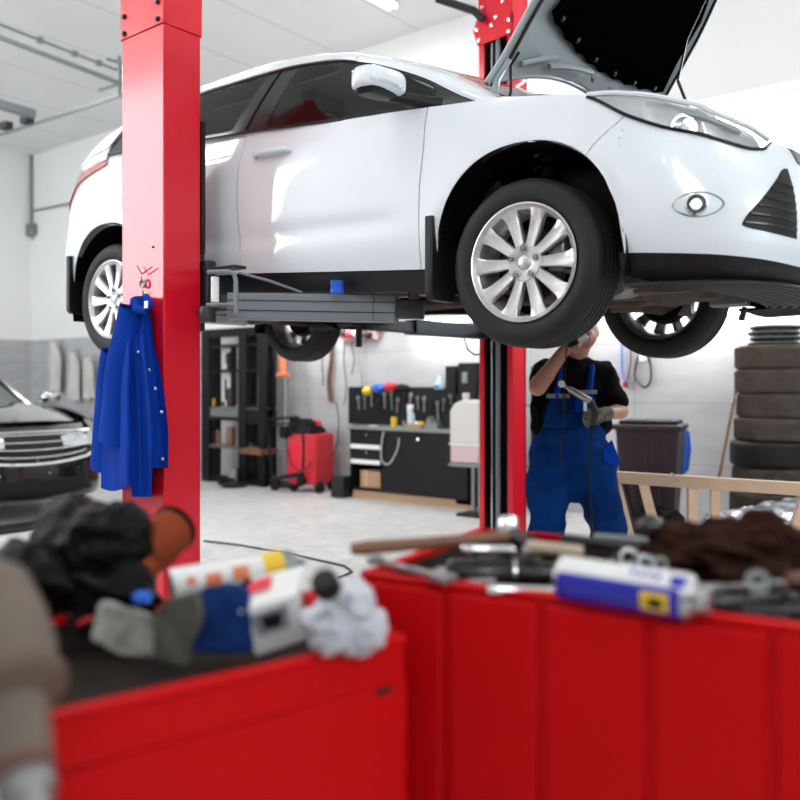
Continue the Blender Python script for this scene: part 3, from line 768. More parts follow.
# interior --------------------------------------------------------------
i_ = MB(); 
for x0,x1,y in ((-1.35,-.85,-.34),(-1.35,-.85,.36)):
    i_.box(x0,x1,y-.25,y+.25,1.98,2.22,T); 
    q = frame(CW(x0+.02,y,2.2),(-.28,0,1),(1,0,0)); i_.box(-.07,.07,-.24,.24,0,.56,q); i_.box(-.04,.05,-.12,.12,.58,.74,q); i_.box(-.01,.01,-.06,-.045,.5,.6,q); i_.box(-.01,.01,.045,.06,.5,.6,q)
i_.build('front_seat','seatfab',car,bevel=.04)
i_ = MB(); i_.box(-2.35,-1.85,-.62,.62,1.98,2.24,T); q = frame(CW(-2.33,0,2.22),(-.35,0,1),(1,0,0)); i_.box(-.07,.07,-.62,.62,0,.50,q)
for y in (-.4,.4): i_.box(-.04,.04,y-.12,y+.12,.52,.66,q)
i_.build('rear_seat','seatfab',car,bevel=.04)
MB().box(-.75,-.28,-.68,.68,2.15,2.44,T).build('dashboard','seatfab',car,bevel=.06)
MB().lathe([(.17+.014*math.cos(k*PI/4),.014*math.sin(k*PI/4)) for k in range(9)],32,frame(CW(-.82,-.36,2.43),(-.9,0,.45))).build('steering_wheel','rubber',car)
MB().box(-2.85,-1.0,-.55,.55,2.885,2.90,T).build('headliner','headliner',car,bevel=.01)
MB().box(-3.2,.4,-.6,.6,1.88,1.93,T).build('cabin_floor','seatfab',car)
# ------------------------------------------------------------------ two-post lift
def lift_post(name_label, x0, x1, ya, yb, inward):
    """column between x0..x1, y ya..yb; the open slotted side faces the car (inward = +1 means +y)"""
    cx, cy = (x0+x1)/2, (ya+yb)/2
    e = empty('lift_post', (cx,cy,0), 0, name_label, 'lift post')
    w2, d2 = (x1-x0)/2, (yb-ya)/2
    J = 3.02
    def chan(z0, z1, gx, m=None, slot=.10):
        b = MB(); t = .012; W_ = w2+gx; D_ = d2+gx; T = Matrix.Translation((cx,cy,0))
        back = -inward
        ys = (back*D_, back*(D_-t)); b.box(-W_,W_,min(ys),max(ys),z0,z1,T)
        for s in (-1,1):
            xs = (s*W_, s*(W_-t)); b.box(min(xs),max(xs),-D_+t,D_-t,z0,z1,T)
            ys = (inward*D_, inward*(D_-t)); xs = (s*W_, s*slot); b.box(min(xs),max(xs),min(ys),max(ys),z0,z1,T)
        return b
    chan(0,J,0).build('column','red_post',e,bevel=.006)
    return e, chan, J
near, chan, J = lift_post('near red steel lift post with a blue jacket hanging on it', -3.59, -3.26, 2.39, 2.60, 1)
chan(J-.003, 3.30, .006).build('column_extension','red_post',near,bevel=.005)
def bolt(parent, p, d, m='chrome', s=1):
    b = MB().lathe([(.001,-.01),(.010,-.01),(.010,.012),(.006,.014),(.001,.014)],12,frame(p,d) @ Matrix.Scale(s,4)); b.lathe([(.015,0),(.015,.008),(.001,.009)],6,frame(p,d) @ Matrix.Scale(s,4))
    return b.build('bolt',m,parent)
for px_,py_ in ((124.5,17),(124.5,34)): bolt(near, onY(px_,py_,2.384), (0,-1,0), 'darksteel', .9)
for px_,py_ in ((158,2),(158,19)): bolt(near, onY(px_,py_,2.384), (0,-1,0), 'darksteel', .9)
MB().box(-3.80,-3.05,2.2,2.8,0,.015).build('base_plate','red_post',near,bevel=.004)
# carriage with its arms
c = MB(); c.box(-3.53,-3.30,2.62,2.66,1.62,2.00); c.build('carriage','armdark',near,bevel=.006)
c = MB(); c.box(-3.50,-3.24,2.62,2.68,1.66,1.96); c.box(-3.25,-3.02,2.60,2.68,1.90,1.916); c.box(-3.25,-3.0,2.56,2.68,1.70,1.716); c.build('carriage_bracket','armdark',near,bevel=.012)
MB().box(-3.36,-3.255,2.602,2.625,1.99,2.62).build('slider_cover','black_plastic',near)
P0 = Vector((-3.045,2.60,0)); P1 = Vector((-2.37,2.985,0)); dr = (P1-P0).normalized(); A = frame((P0.x,P0.y,1.663),(.03*dr.x,.03*dr.y,1),dr); Ln = (P1-P0).length
a = MB(); a.box(0,Ln,-.055,.055,0,.118,A); ar = a.build('swing_arm','armgrey',near,bevel=.004)
a = MB(); a.box(0,Ln+.004,-.0575,-.05,.036,.041,A); a.box(0,Ln+.004,-.0575,-.05,.082,.086,A); a.box(Ln-.10,Ln-.098,-.0575,.0575,.0,.119,A); a.build('groove','armdark',ar)
a = MB(); a.box(Ln-.2,Ln+.12,-.042,.042,.018,.098,A); a.build('telescopic_arm','armdark',near,bevel=.004)
pc = A @ Vector((Ln+.075,0,0)); 
a = MB(); a.lathe([(.001,0),(.026,0),(.026,.12),(.012,.12),(.012,.16)],16,Matrix.Translation((pc.x,pc.y,1.69))); a.lathe([(.001,0),(.045,0),(.05,.012),(.05,.02),(.001,.02)],20,Matrix.Translation((pc.x,pc.y,1.83))); a.build('lifting_pad','castmetal',near)
# guard loop, pivot pin and brace rod
q = [onY(205,253,2.60),onY(214,272,2.60),onY(232,272.5,2.56),onY(236,278,2.56),onY(236,305,2.56),onY(232,309,2.56),onY(210,307,2.60)]
q = [W(208,272,3.80),W(228,271.5,3.76),W(234,274,3.76),W(236,281,3.76),W(236,314,3.76)]
MB().tube(q,.011,10).build('guard_loop','armgrey',near)
MB().tube([W(207,305,3.78),W(235,305,3.76)],.011,10).build('guard_rail','castmetal',near)
MB().tube([W(215,277,3.80),W(215,302,3.80)],.018,12).build('pivot_pin','white',near)
MB().tube([W(238,272.5,3.76),W(270,281,3.80),W(302,292.5,3.84)],.006,8).build('brace_rod','armgrey',near)
MB().lathe([(.001,0),(.03,0),(.036,.02),(.036,.05),(.028,.07),(.001,.07)],16,Matrix.Translation(W(207,322,3.85))).build('lower_knob','armdark',near)
tag(MB().lathe([(.001,-.0),(.030,0),(.030,.012),(.028,.014),(.028,.045),(.030,.048),(.030,.055),(.001,.055)],24,Matrix.Translation(W(337,293.5,3.71))).build('rubber_pad','blue_plastic'),'small blue round pad lying on the grey lift arm','lift pad')
# far post
far, chan, J = lift_post('far red steel lift post behind the car, beside the person in overalls', -3.53, -3.235, 5.45, 5.64, -1)
T = Matrix.Translation((0,0,0))
chan(3.02-.003,4.55,.004).build('column_extension','red_post',far,bevel=.005)
b = MB(); b.box(-3.505,-3.26,5.50,5.62,.02,4.1); b.build('inner_channel','seam',far)
MB().tube([(-3.37,5.463,.1),(-3.37,5.463,4.0)],.018,12).build('lift_screw','armgrey',far)
MB().tube([(-3.42,5.458,.1),(-3.42,5.458,4.0)],.006,8).build('guide_rod','chrome',far)
# flared head with bolts
hd = MB(); hd.prism([(-3.535,3.93),(-3.225,3.95),(-3.215,4.08),(-3.24,4.14),(-3.24,4.55),(-3.53,4.55),(-3.53,4.16),(-3.575,4.05)],-.012,.0,frame((0,5.44,0),(0,-1,0),(1,0,0)) @ Matrix.Diagonal((1,-1,1,1)) if False else Matrix(((1,0,0,0),(0,0,-1,5.43),(0,1,0,0),(0,0,0,1))))
hd.box(-3.235,-3.215,5.43,5.66,3.95,4.10); hd.box(-3.245,-3.228,5.43,5.66,4.05,4.55)
hd.build('post_head','red_post',far,bevel=.004)
for z_,xs2 in ((3.965,(-3.51,-3.25)),(4.05,(-3.53,-3.40,-3.25)),(4.10,(-3.36,)),(4.20,(-3.30,-3.48))):
    for x_ in xs2: bolt(far,(x_,5.418,z_),(0,-1,0),'chrome',1.0)
for z_ in (4.0,4.08): bolt(far,(-3.212,5.56,z_),(1,0,0),'chrome',1.0)
MB().tube([(-3.46,5.40,4.10),(-3.52,5.36,4.17),(-3.75,5.2,4.27)],.03,12).build('hydraulic_hose','darksteel',far)
MB().box(-3.262,-3.256,5.555,5.64,.93,1.05).build('safety_sticker','white',far)
MB().box(-3.80,-3.05,5.3,5.85,0,.015).build('base_plate','red_post',far,bevel=.004)
# lettering running up the side of the far post (all of it the photograph shows: N N I)
def letter(parent, ch, org, up, right, h, m='white'):
    st = {'N':[((0,0),(0,1)),((0,1),(.62,0)),((.62,0),(.62,1))],'I':[((0,0),(0,1))],'A':[((0,0),(.33,1)),((.33,1),(.66,0)),((.15,.4),(.5,.4))],
          'D':[((0,0),(0,1)),((0,1),(.4,.9)),((.4,.9),(.55,.5)),((.55,.5),(.4,.1)),((.4,.1),(0,0))],'W':[((0,1),(.2,0)),((.2,0),(.4,.8)),((.4,.8),(.6,0)),((.6,0),(.8,1))],
          '4':[((.4,0),(.4,1)),((.4,1),(0,.35)),((0,.35),(.6,.35))],'0':[((0,0),(0,1)),((0,1),(.5,1)),((.5,1),(.5,0)),((.5,0),(0,0))]}[ch]
    b = MB(); o = Vector(org); U = Vector(up); Rt = Vector(right)
    for (a0,b0),(a1,b1) in st: b.tube([o+Rt*a0*h+U*b0*h, o+Rt*a1*h+U*b1*h],h*.09,4)
    return b.build('lettering',m,parent,smooth=0)
for k,ch in enumerate('NINV'[:3]): letter(far, ch, (-3.227, 5.615, (3.37,3.50,3.56)[k]), (0,-1,0), (0,0,1), .145)
# far carriage and arms
c = MB(); c.box(-3.52,-3.25,5.34,5.44,1.74,2.05); c.build('carriage','armdark',far,bevel=.01)
P0 = Vector((-3.42,5.34,0)); P1 = Vector((-3.50,4.55,0)); 
def arm(par, P0, P1, z, h, w, m, name):
    dr = (P1-P0).normalized(); A = frame((P0.x,P0.y,z),(0,0,1),dr); return MB().box(0,(P1-P0).length,-w/2,w/2,0,h,A).build(name,m,par,bevel=.006)
arm(far,P0,P1,1.70,.10,.12,'armdark','swing_arm'); arm(far,P1+(P0-P1)*.1,Vector((-3.53,4.08,0)),1.71,.07,.08,'armdark','telescopic_arm')
p_ = Vector((-3.53,4.06,1.66)); a = MB(); a.lathe([(.001,0),(.022,0),(.022,.13),(.05,.135),(.05,.155),(.001,.155)],16,Matrix.Translation(p_)); a.lathe([(.001,-.06),(.02,-.06),(.02,0)],12,Matrix.Translation(p_)); a.build('lifting_pad','armdark',far)
P2 = Vector((-2.6,4.55,0)); arm(far,Vector((-3.30,5.36,0)),P2,1.675,.10,.12,'armdark','swing_arm')
P3 = Vector((-2.25,4.35,0)); arm(far,P2+(Vector((-3.3,5.36,0))-P2)*.1,P3,1.69,.07,.08,'armdark','telescopic_arm')
a = MB(); a.lathe([(.001,0),(.022,0),(.022,.13),(.05,.135),(.05,.155),(.001,.155)],16,Matrix.Translation((P3.x,P3.y,1.67))); a.build('lifting_pad','castmetal',far)
# air line loop hanging by the far post
tag(MB().tube([W(463,322,6.2),W(464,338,6.2),W(468,350,6.2),W(475,355,6.2),W(481,354,6.2)],.006,8).build('air_line','rubber'),'thin dark air line looping down beside the far red post','hose')
# ------------------------------------------------------------------ blue jacket on its wire hook
hk = empty('wire_hook', (-3.45,2.385,1.9), 0, 'bent wire hook with a round ring on the near red post', 'hook')
c0 = onY(142.5,283.5,2.375); b = MB(); b.lathe([(.018+.005*math.cos(k*PI/4),.005*math.sin(k*PI/4)) for k in range(9)],20,frame(c0,(0,-1,0))); b.build('ring','steel',hk)
b = MB(); 
for pts in (((143,291),(143,300),(146,303),(147,298)),((137,266),(142,274),(152,267)),((141,277),(143,283))): b.tube([onY(x,y,2.372) for x,y in pts],.0028,6)
b.build('wire','darksteel',hk)
for k,(px_,py_) in enumerate(((153,247),)): bolt(near,onY(px_,py_,2.388),(0,-1,0),'darksteel',.35)
# jacket: tapering folded body hanging from the hook, sleeve on the left side, front edge with snaps on the right
JL = [(296,135,143),(304,129,149),(313,125,150.5),(343,115,154),(376,110,161),(395,107,164.5),(442,102.5,168.5),(468,101,168),(497,101,168)]
def jac(y_px, u, bulge):
    l = pw([(a,b_) for a,b_,c_ in JL], y_px); r = pw([(a,c_) for a,b_,c_ in JL], y_px)
    return onY(lerp(l,r,u), y_px, 2.375-bulge)
random.seed(3)
rows = []; NR, NC = 46, 56
for i in range(NR+1):
    t = i/NR; row = []
    for j in range(NC+1):
        u = j/NC; bot = 468 if u > .76 else (497 if u > .45 else 488+3*math.sin(u*9))
        yp = lerp(296, bot, t)
        q_ = u+.05*math.sin(t*4)+.04*t; f = (.5+.5*math.cos(q_*2*PI*2.3+.6))**1.5*.045*smooth01(t*2.5)+(.5+.5*math.cos((u-.08*t)*2*PI*5.3+2))*.012*smooth01(t*3)+.008*noise.noise(Vector((u*5,t*4,1)))
        env = math.sin(PI*min(max(u,.02),.98))**.4*(1 if u<.76 else .55)
        ge = smooth01((1-u)/.30)*.92+.08; row.append(jac(yp, u, .006+ge*(.045+f+.055*math.sin(PI*min(u*1.15,1))*smooth01(t*2))*env))
    rows.append(row)
jk = empty('work_jacket', tuple(onY(143,300,2.375)), 0, 'bright blue work jacket with white snap buttons hanging on the near red post', 'jacket')
CM = Vector((0,0,CAMH)); bk = [[CM+(p-CM)*(2.386/p.y) for p in r] for r in rows]
m_ = MB().grid(rows); m_.grid(bk); m_.grid([[a,b_] for a,b_ in zip([r[0] for r in rows],[r[0] for r in bk])]); m_.grid([[a,b_] for a,b_ in zip([r[-1] for r in rows],[r[-1] for r in bk])]); m_.grid([rows[0],bk[0]]); m_.grid([rows[-1],bk[-1]])
m_.build('jacket_body','blue_cloth',jk,smooth=70)
# sleeve hanging in front on the left, with an open dark cuff
sl_ = [(305,131,13),(330,127,17),(360,121,20),(390,117,23),(420,115.5,25),(446,114.5,26)]
rows = []
for i in range(25):
    t = i/24; yp = lerp(308,444,t); cx_ = pw([(a,b_) for a,b_,c_ in sl_],yp); w_ = pw([(a,c_) for a,b_,c_ in sl_],yp)/2; row = []
    for k in range(20):
        a = 2*PI*k/20; rr = 1+.10*math.sin(3*a+t*5)*smooth01(t*2)
        base = onY(cx_+w_*math.cos(a)*rr, yp+4*math.cos(a), 2.30); row.append(base+Vector((0,-.045*math.sin(a)*rr,0)))
    rows.append(row)
sv = MB().grid(rows,True).build('sleeve','blue_cloth',jk,smooth=70,solid=.004)
rows = []
for i in range(17):
    t = i/16; yp = lerp(352,470,t); cx_ = lerp(109,100,t**.6); w_ = lerp(5,8,t); row = []
    for k in range(14):
        a = 2*PI*k/14; base = onY(cx_+w_*math.cos(a), yp+4*math.cos(a), 2.42); row.append(base+Vector((0,-.03*math.sin(a),0)))
    rows.append(row)
MB().grid(rows,True).build('sleeve','blue_cloth',jk,smooth=70,solid=.004)
MB().tube([onY(134,300,2.31),onY(138,309,2.29),onY(146,311,2.29),onY(150,304,2.32),onY(146,296,2.34)],[.018,.022,.022,.02,.014],10).build('collar','blue_cloth',jk,smooth=70)
for px_,py_ in ((138.5,352),(149.5,370),(155.8,388.5),(165-3,412),(163,459)):
    MB().lathe([(.001,.006),(.006,.005),(.008,0)],12,frame(onY(px_,py_,2.275 if py_<440 else 2.30),(0,-1,0))).build('snap_button','steel',jk)
MB().box(-.012,.012,-.002,.002,-.016,.016,Matrix.Translation(onY(146,304.5,2.26))).build('care_tag','white',jk)
tag(MB().tube([onY(118,500,2.36),onY(118,500,2.36)+Vector((0,0,-.2))],[.05,.04],10).build('rolled_glove','blue_cloth',jk)) if False else None
M['black_car'] = mat('black car paint', (.004,.004,.005), .22, coat=1)
M['lens_bright'] = mat('frosted lamp', (.55,.58,.60), .15, coat=1)
M['chrome_dark'] = mat('dark chrome', (.45,.47,.48), .12, metal=1)
M['galv'] = mat('galvanised steel', (.22,.24,.24), .45, metal=.5)
M['paleclothA'] = mat('pale grey cloth', (.62,.61,.58), .95, var=(3,(.42,.41,.38),.6))
M['rust2'] = mat('reddish brown', (.12,.05,.035), .7)
M['orange'] = mat('orange paint', (.70,.20,.08), .5)
M['red2'] = mat('glossy red panel', (.75,.03,.06), .2, coat=.5)
M['satin_black'] = mat('satin black', (.006,.006,.0075), .5, spec=.25)
M['wood2'] = mat('plywood', (.42,.27,.16), .7)
M['paleblue'] = mat('pale blue plastic', (.50,.66,.72), .35)
M['milky'] = mat('milky plastic', (.62,.60,.56), .4); M['pinkish'] = mat('pinkish fluid', (.62,.46,.46), .4)
M['redfade'] = mat('faded red', (.62,.33,.31), .7)
# ------------------------------------------------------------------ dark car parked on the left
def sedan():
    ox, oy = -8.15, 4.50
    e = empty('parked_car', (ox-1.0, oy, 0), 0, 'black parked car facing the room at the left, chrome grille bars, on the floor', 'car')
    PLN = [(-2.6,.90),(-1.8,.925),(-1.1,.93),(-.8,.925),(-.5,.88),(-.3,.80),(-.16,.66),(-.07,.45),(-.02,.22),(0,0)]
    pl = catmull(PLN,6)
    FP = [(.17,.06),(.26,.0),(.36,.0),(.50,.01),(.62,.03),(.72,.06),(.80,.12),(.85,.19),(.875,.26)]
    def P(u, z, sg):
        i = u*(len(pl)-1); k = min(int(i),len(pl)-2); t = i-k
        x = lerp(pl[k][0],pl[k+1][0],t); h = lerp(pl[k][1],pl[k+1][1],t)
        wf = smooth01((x+.9)/.8); d = lerp(.02+.05*abs(z-.6)**2, pw(FP,z), wf)
        top = 0
        return Vector((ox+x-d*wf, oy+sg*(h-d*(1-wf)-.25*d*wf), z))
    for sg in (-1,1):
        rows = []
        for i in range(15):
            row = []
            for j in range(61):
                u = j/60; x = pl[min(int(u*(len(pl)-1)),len(pl)-1)][0]; bot = .19
                rr = abs(x+.92)
                if rr < .38: bot = max(bot, .33+.37*math.sqrt(1-(rr/.38)**2))
                zt = lerp(.98,.86,smooth01((x+1.5)/1.4)); row.append(P(u, lerp(bot,zt,i/14), sg))
            rows.append(row)
        MB().grid(rows).build('body_shell','black_car',e,smooth=60,solid=.01)
        # headlight
        rows = [[P(lerp(.60,.855,j/16), lerp(.655+.02*j/16,.80-.03*j/16+.03*math.sin(PI*j/16),i/8), sg)+Vector((.012,.0*sg,0)) for j in range(17)] for i in range(9)]
        hl = MB().grid(rows).build('headlight','lens_bright',e,smooth=60,solid=.004)
        MB().lathe([(.001,.0),(.04,.01),(.055,.03),(.06,.03)],20,frame(P(.76,.73,sg)+Vector((-.015,0,0)),(1,.35*sg,0))).build('projector','chrome',hl)
        MB().lathe([(.001,.0),(.022,.01),(.03,.0)],20,frame(P(.74,.36,sg)+Vector((.005,0,0)),(1,.7*sg,0))).build('fog_lamp','darksteel',e)
        # mirror
        c = Vector((ox-1.62,oy+sg*1.03,1.10)); m = MB().blob(c,(.075,.12,.08),.03,1); m.tube([c,c+Vector((-.03,-sg*.16,-.07))],.03); m.build('wing_mirror','chrome_dark',e)
        # wheels
        T_ = frame(Vector((ox-.92,oy+sg*.91,.32)),(0,sg,0)) @ Matrix.Diagonal((1,1,-1,1))
        w_ = MB().lathe(tyre_mesh(.32,.21,.21),48,T_).build('wheel','tyre',e,smooth=50)
        MB().lathe([(.215,.01),(.20,.03),(.08,.03),(.001,.02)],30,T_).build('rim','alloy',w_)
    # hood
    rows = []
    for i in range(17):
        t = i/16; row = []
        for j in range(25):
            v = -1+2*j/24; x = lerp(-1.55,-.22-.0*abs(v)-.30*v*v*v*v-.16*v*v, t); hw = pw([(-1.6,.86),(-1.0,.85),(-.6,.80),(-.3,.72),(-.2,.70)],x)
            z = lerp(1.02,.865,t**1.6)+.035*(1-v*v)+.02*math.exp(-((abs(v)-.62)/.12)**2)*(1-t)
            row.append(Vector((ox+x, oy+v*hw, z)))
        rows.append(row)
    MB().grid(rows).build('hood','black_car',e,smooth=60,solid=.01)
    # fenders beside the hood
    for sg in (-1,1):
        rows = []
        for i in range(13):
            x = lerp(-2.2,-.35,i/12); hw = pw([(-2.6,.88),(-1.1,.905),(-.8,.90),(-.5,.85),(-.3,.77)],x); z0 = lerp(.99,.86,smooth01((x+1.5)/1.4)); hi = pw([(-1.6,.85),(-1.0,.84),(-.6,.79),(-.3,.70)],x)
            rows.append([Vector((ox+x,oy+sg*hw,z0-.02)),Vector((ox+x,oy+sg*(hw-.015),z0+.02)),Vector((ox+x,oy+sg*lerp(hw,hi,.6),z0+.045)),Vector((ox+x,oy+sg*hi,lerp(1.02,.865,((x+1.55)/1.33 if x>-1.55 else 0)**1.6)+.0))])
        MB().grid(rows).build('fender_top','black_car',e,smooth=60,solid=.008)
    # windscreen and cabin
    rows = [[Vector((ox+lerp(-1.60,-2.25,t)+.12*(1-v*v), oy+v*lerp(.74,.58,t), lerp(1.03,1.42,t))) for v in [k/8-1 for k in range(17)]] for t in [k/8 for k in range(9)]]
    MB().grid(rows).build('windscreen','window_glass',e,smooth=60)
    for sg in (-1,1): MB().tube([(ox-1.58,oy+sg*.77,1.0),(ox-2.25,oy+sg*.60,1.43),(ox-3.6,oy+sg*.58,1.42),(ox-4.4,oy+sg*.70,1.05)],.035).build('roof_pillar','black_car',e)
    rows = [[Vector((ox+x, oy+v*.60, 1.44+.03*(1-v*v)-.08*abs((x+2.9)/.8)**3)) for v in [k/6-1 for k in range(13)]] for x in [-2.2-.14*k for k in range(12)]]
    MB().grid(rows).build('roof','black_car',e,smooth=60,solid=.02)
    MB().box(ox-4.6,ox-2.55,oy-.88,oy+.88,.25,1.0).build('cabin_body','black_car',e,bevel=.1)
    MB().box(ox-3.8,ox-1.7,oy-.7,oy+.7,.3,1.0).build('interior','seatfab',e,bevel=.05)
    # grille, chrome bars, number plate frame, lower intake
    def bar(z, hw, dx, r, nm, m, parent, sag=0):
        pts = [Vector((ox-pw(FP,z)+dx-.16*(v*hw/.66)**2*1.0, oy+v*hw, z-sag*(1-v*v)+(.0 if abs(v)<1 else .01))) for v in [k/10-1 for k in range(21)]]
        return MB().tube(pts,r,8).build(nm,m,parent)
    rows = [[Vector((ox-pw(FP,z)+.004-.16*(v*.62/.66)**2, oy+v*.62*(1 if z>.6 else .9), z-.03*(1-v*v)*(z<.6))) for v in [k/10-1 for k in range(21)]] for z in [.56+.03*k for k in range(9)]]
    gr = MB().grid(rows).build('grille','rubber',e,solid=.01)
    for k in range(4): bar(.785-.055*k,.60-.02*k,.02,.006,'chrome_bar','chrome',gr,.012*k)
    bar(.575,.60,.022,.016,'chrome_bar','chrome',gr,.05)
    bar(.80,.66,.01,.010,'chrome_bar','chrome',gr,-.01)
    rows = [[Vector((ox-pw(FP,z)+.006-.16*(v*.60/.66)**2, oy+v*.60, z)) for v in [k/10-1 for k in range(21)]] for z in (.22,.26,.30,.34,.38)]
    MB().grid(rows).build('lower_intake','rubber',e,solid=.01)
    for v in (-.35,.1,.55): MB().lathe([(.001,.004),(.009,.003),(.01,0)],10,frame((ox+.006-.1*v*v,oy+v,.44),(1,0,0))).build('sensor','chrome',e)
    e.scale = (1.10,1.10,1.10); e.location = (-9.12,4.40,0)
SD = sedan()
# low dark runway of the drive-on lift by the parked car
r = MB(); r.box(-9.0,-7.6,2.9,3.75,0.0,.05); r.box(-7.95,-7.6,3.75,5.1,0.0,.035); tag(r.build('floor_ramp','darksteel',bevel=.01),'low black steel ramp lying on the floor before the black parked car','ramp')
# ------------------------------------------------------------------ pipes, door track and lamp brackets under the ceiling on the left
def rod(name, pts, r, m, label, cat, n=8):
    return tag(MB().tube(pts,r,n).build(name,m),label,cat)
tk = empty('door_track', (0,0,0), 0, 'long grey overhead door track sloping across under the ceiling at left', 'door track')
Ztk = 5.05
p0 = onz(-40,22,Ztk); p1 = onz(122,84,Ztk); MB().tube([p0,p1],.03,4).build('track_rail','galv',tk)
p0 = onz(-40,118,Ztk) if False else onz(0,135,Ztk); p1 = onz(124,94,Ztk); rod('cross_rail',[p0,p1],.028,'galv','grey cross rail rising to the right behind the near red post','rail',4)
p0 = onz(-40,9,5.3); p1 = onz(122,72,5.3); cd = rod('ceiling_conduit',[p0,p1],.017,'galv','thin pale conduit running just above the grey door track','conduit')
for f in (.45,.67,.83): 
    q = p0.lerp(p1,f); MB().box(-.03,.03,-.03,.03,-.03,.03,Matrix.Translation(q)).build('pipe_clip','galv',cd)
q = onz(119.5,84,Ztk); MB().box(-.015,.015,-.02,.02,-.14,.34,Matrix.Translation(q)).build('hanger','galv',tk)
MB().tube([onz(107,59,5.35),onz(122,63,5.35)],.02,6).build('hanger_foot','galv',tk)
MB().tube([onz(99,90,5.0),onz(117,84.5,5.0)],.02,8).build('hanger_arm','galv',tk)
mt = empty('door_motor', tuple(onz(22,115,4.85)), 0, 'brown grey rail end with small motor blocks under the ceiling, far left', 'door opener')
a0, a1 = onz(-30,95,4.9), onz(34,114,4.9); A = frame(a0,(0,0,1),(a1-a0)); MB().box(0,(a1-a0).length,-.06,.06,-.06,.05,A).build('rail','armgrey',mt,bevel=.01)
for px_,py_ in ((27,120),(6,126)): MB().box(-.09,.09,-.06,.06,-.05,.05,frame(onz(px_,py_,4.85),(0,0,1),(1,0,0))).build('motor_block','darksteel',mt,bevel=.015)
# junction box and wall conduit near the left corner
jb = empty('wall_conduit', (-14.9,8.27,2.0), 0, 'grey conduit with a junction box near the left rear corner', 'conduit')
MB().tube([onY(31.5,150,8.27),onY(31.5,231,8.27)],.03,8).build('vertical_pipe','galv',jb); MB().tube([onY(31.5,211,8.27),onY(72,203,8.27),onY(110,196,8.27)],.018,8).build('branch_pipe','galv',jb)
MB().box(-.12,.12,-.06,.03,-.12,.12,Matrix.Translation(onY(32,230,8.25))).build('junction_box','galv',jb,bevel=.02)
# pale clothing hanging on the tiled wall behind the black car
for k,(x0,x1,y0,y1) in enumerate(((50,66,342,394),(70,84,352,402),(87,98,358,398))):
    cx_ = (x0+x1)/2; top = onY(cx_,y0,8.22); L_ = (y1-y0)/851*14.5; w_ = (x1-x0)/851*14.5*1.35
    rows = []
    for i in range(15):
        t = i/14; row = []
        for j in range(25):
            a = 2*PI*j/24; ww = w_*(.25+.75*smooth01(t*3))*.5*(1+.08*math.sin(5*t+k)); row.append(top+Vector((ww*math.cos(a)*(1+.15*math.sin(6*a+3*t)), -.07-.06*math.sin(a)*(1+.4*math.sin(5*a+k)), -L_*t)))
        rows.append(row[:-1])
    o = MB().grid(rows,True).build('work_coat','paleclothA',smooth=70)
    tag(o,('pale grey coat hanging on the tiled wall, leftmost of three behind the black car','pale grey coat hanging on the tiled wall, middle of three behind the black car','pale grey coat hanging nearest the blue jacket on the tiled wall')[k],'coat','pale coats on the wall behind the black car')
    hkk = MB().tube([top+Vector((0,.07,.04)),top+Vector((0,-.06,.03)),top+Vector((0,-.07,.0))],.01,6).build('coat_hook','steel',o)
# ------------------------------------------------------------------ wall lamp tubes at the top of the tiles
wl = []
for k,(px_,py_,lab) in enumerate(((450,320.5,'bright wall tube lamp seen between the far lift arm and car'),(752,311,'bright wall tube lamp above the tyre stack, under the bumper'),(340,326,'bright wall tube lamp above the workbench behind the lift arm'),(640,300,'bright wall tube lamp hidden behind the far front wheel'))):
    p = onY(px_,py_,8.15); L_ = 1.3
    e = empty('wall_lamp', tuple(p), 0, lab, 'lamp')
    MB().box(-L_/2-.04,L_/2+.04,.02,.14,-.03,.05).build('housing','white',e,loc=(0,0,0),bevel=.01)
    MB().tube([(-L_/2,-.01,0),(L_/2,-.01,0)],.02).build('tube','tube',e,loc=(0,0,0))
    for s in (-1,1): MB().box(s*L_/2-.02,s*L_/2+.02,-.03,.05,-.03,.04).build('lamp_holder','white',e,loc=(0,0,0))
    l = bpy.data.lights.new('lamp_light','AREA'); l.shape='RECTANGLE'; l.size=L_; l.size_y=.12; l.energy=16; l.color=(1,.99,.97)
    lo = bpy.data.objects.new('light_source', l); COL.objects.link(lo); lo.location=(0,-.05,-.03); lo.parent=e; lo.rotation_euler=(.45,0,0)
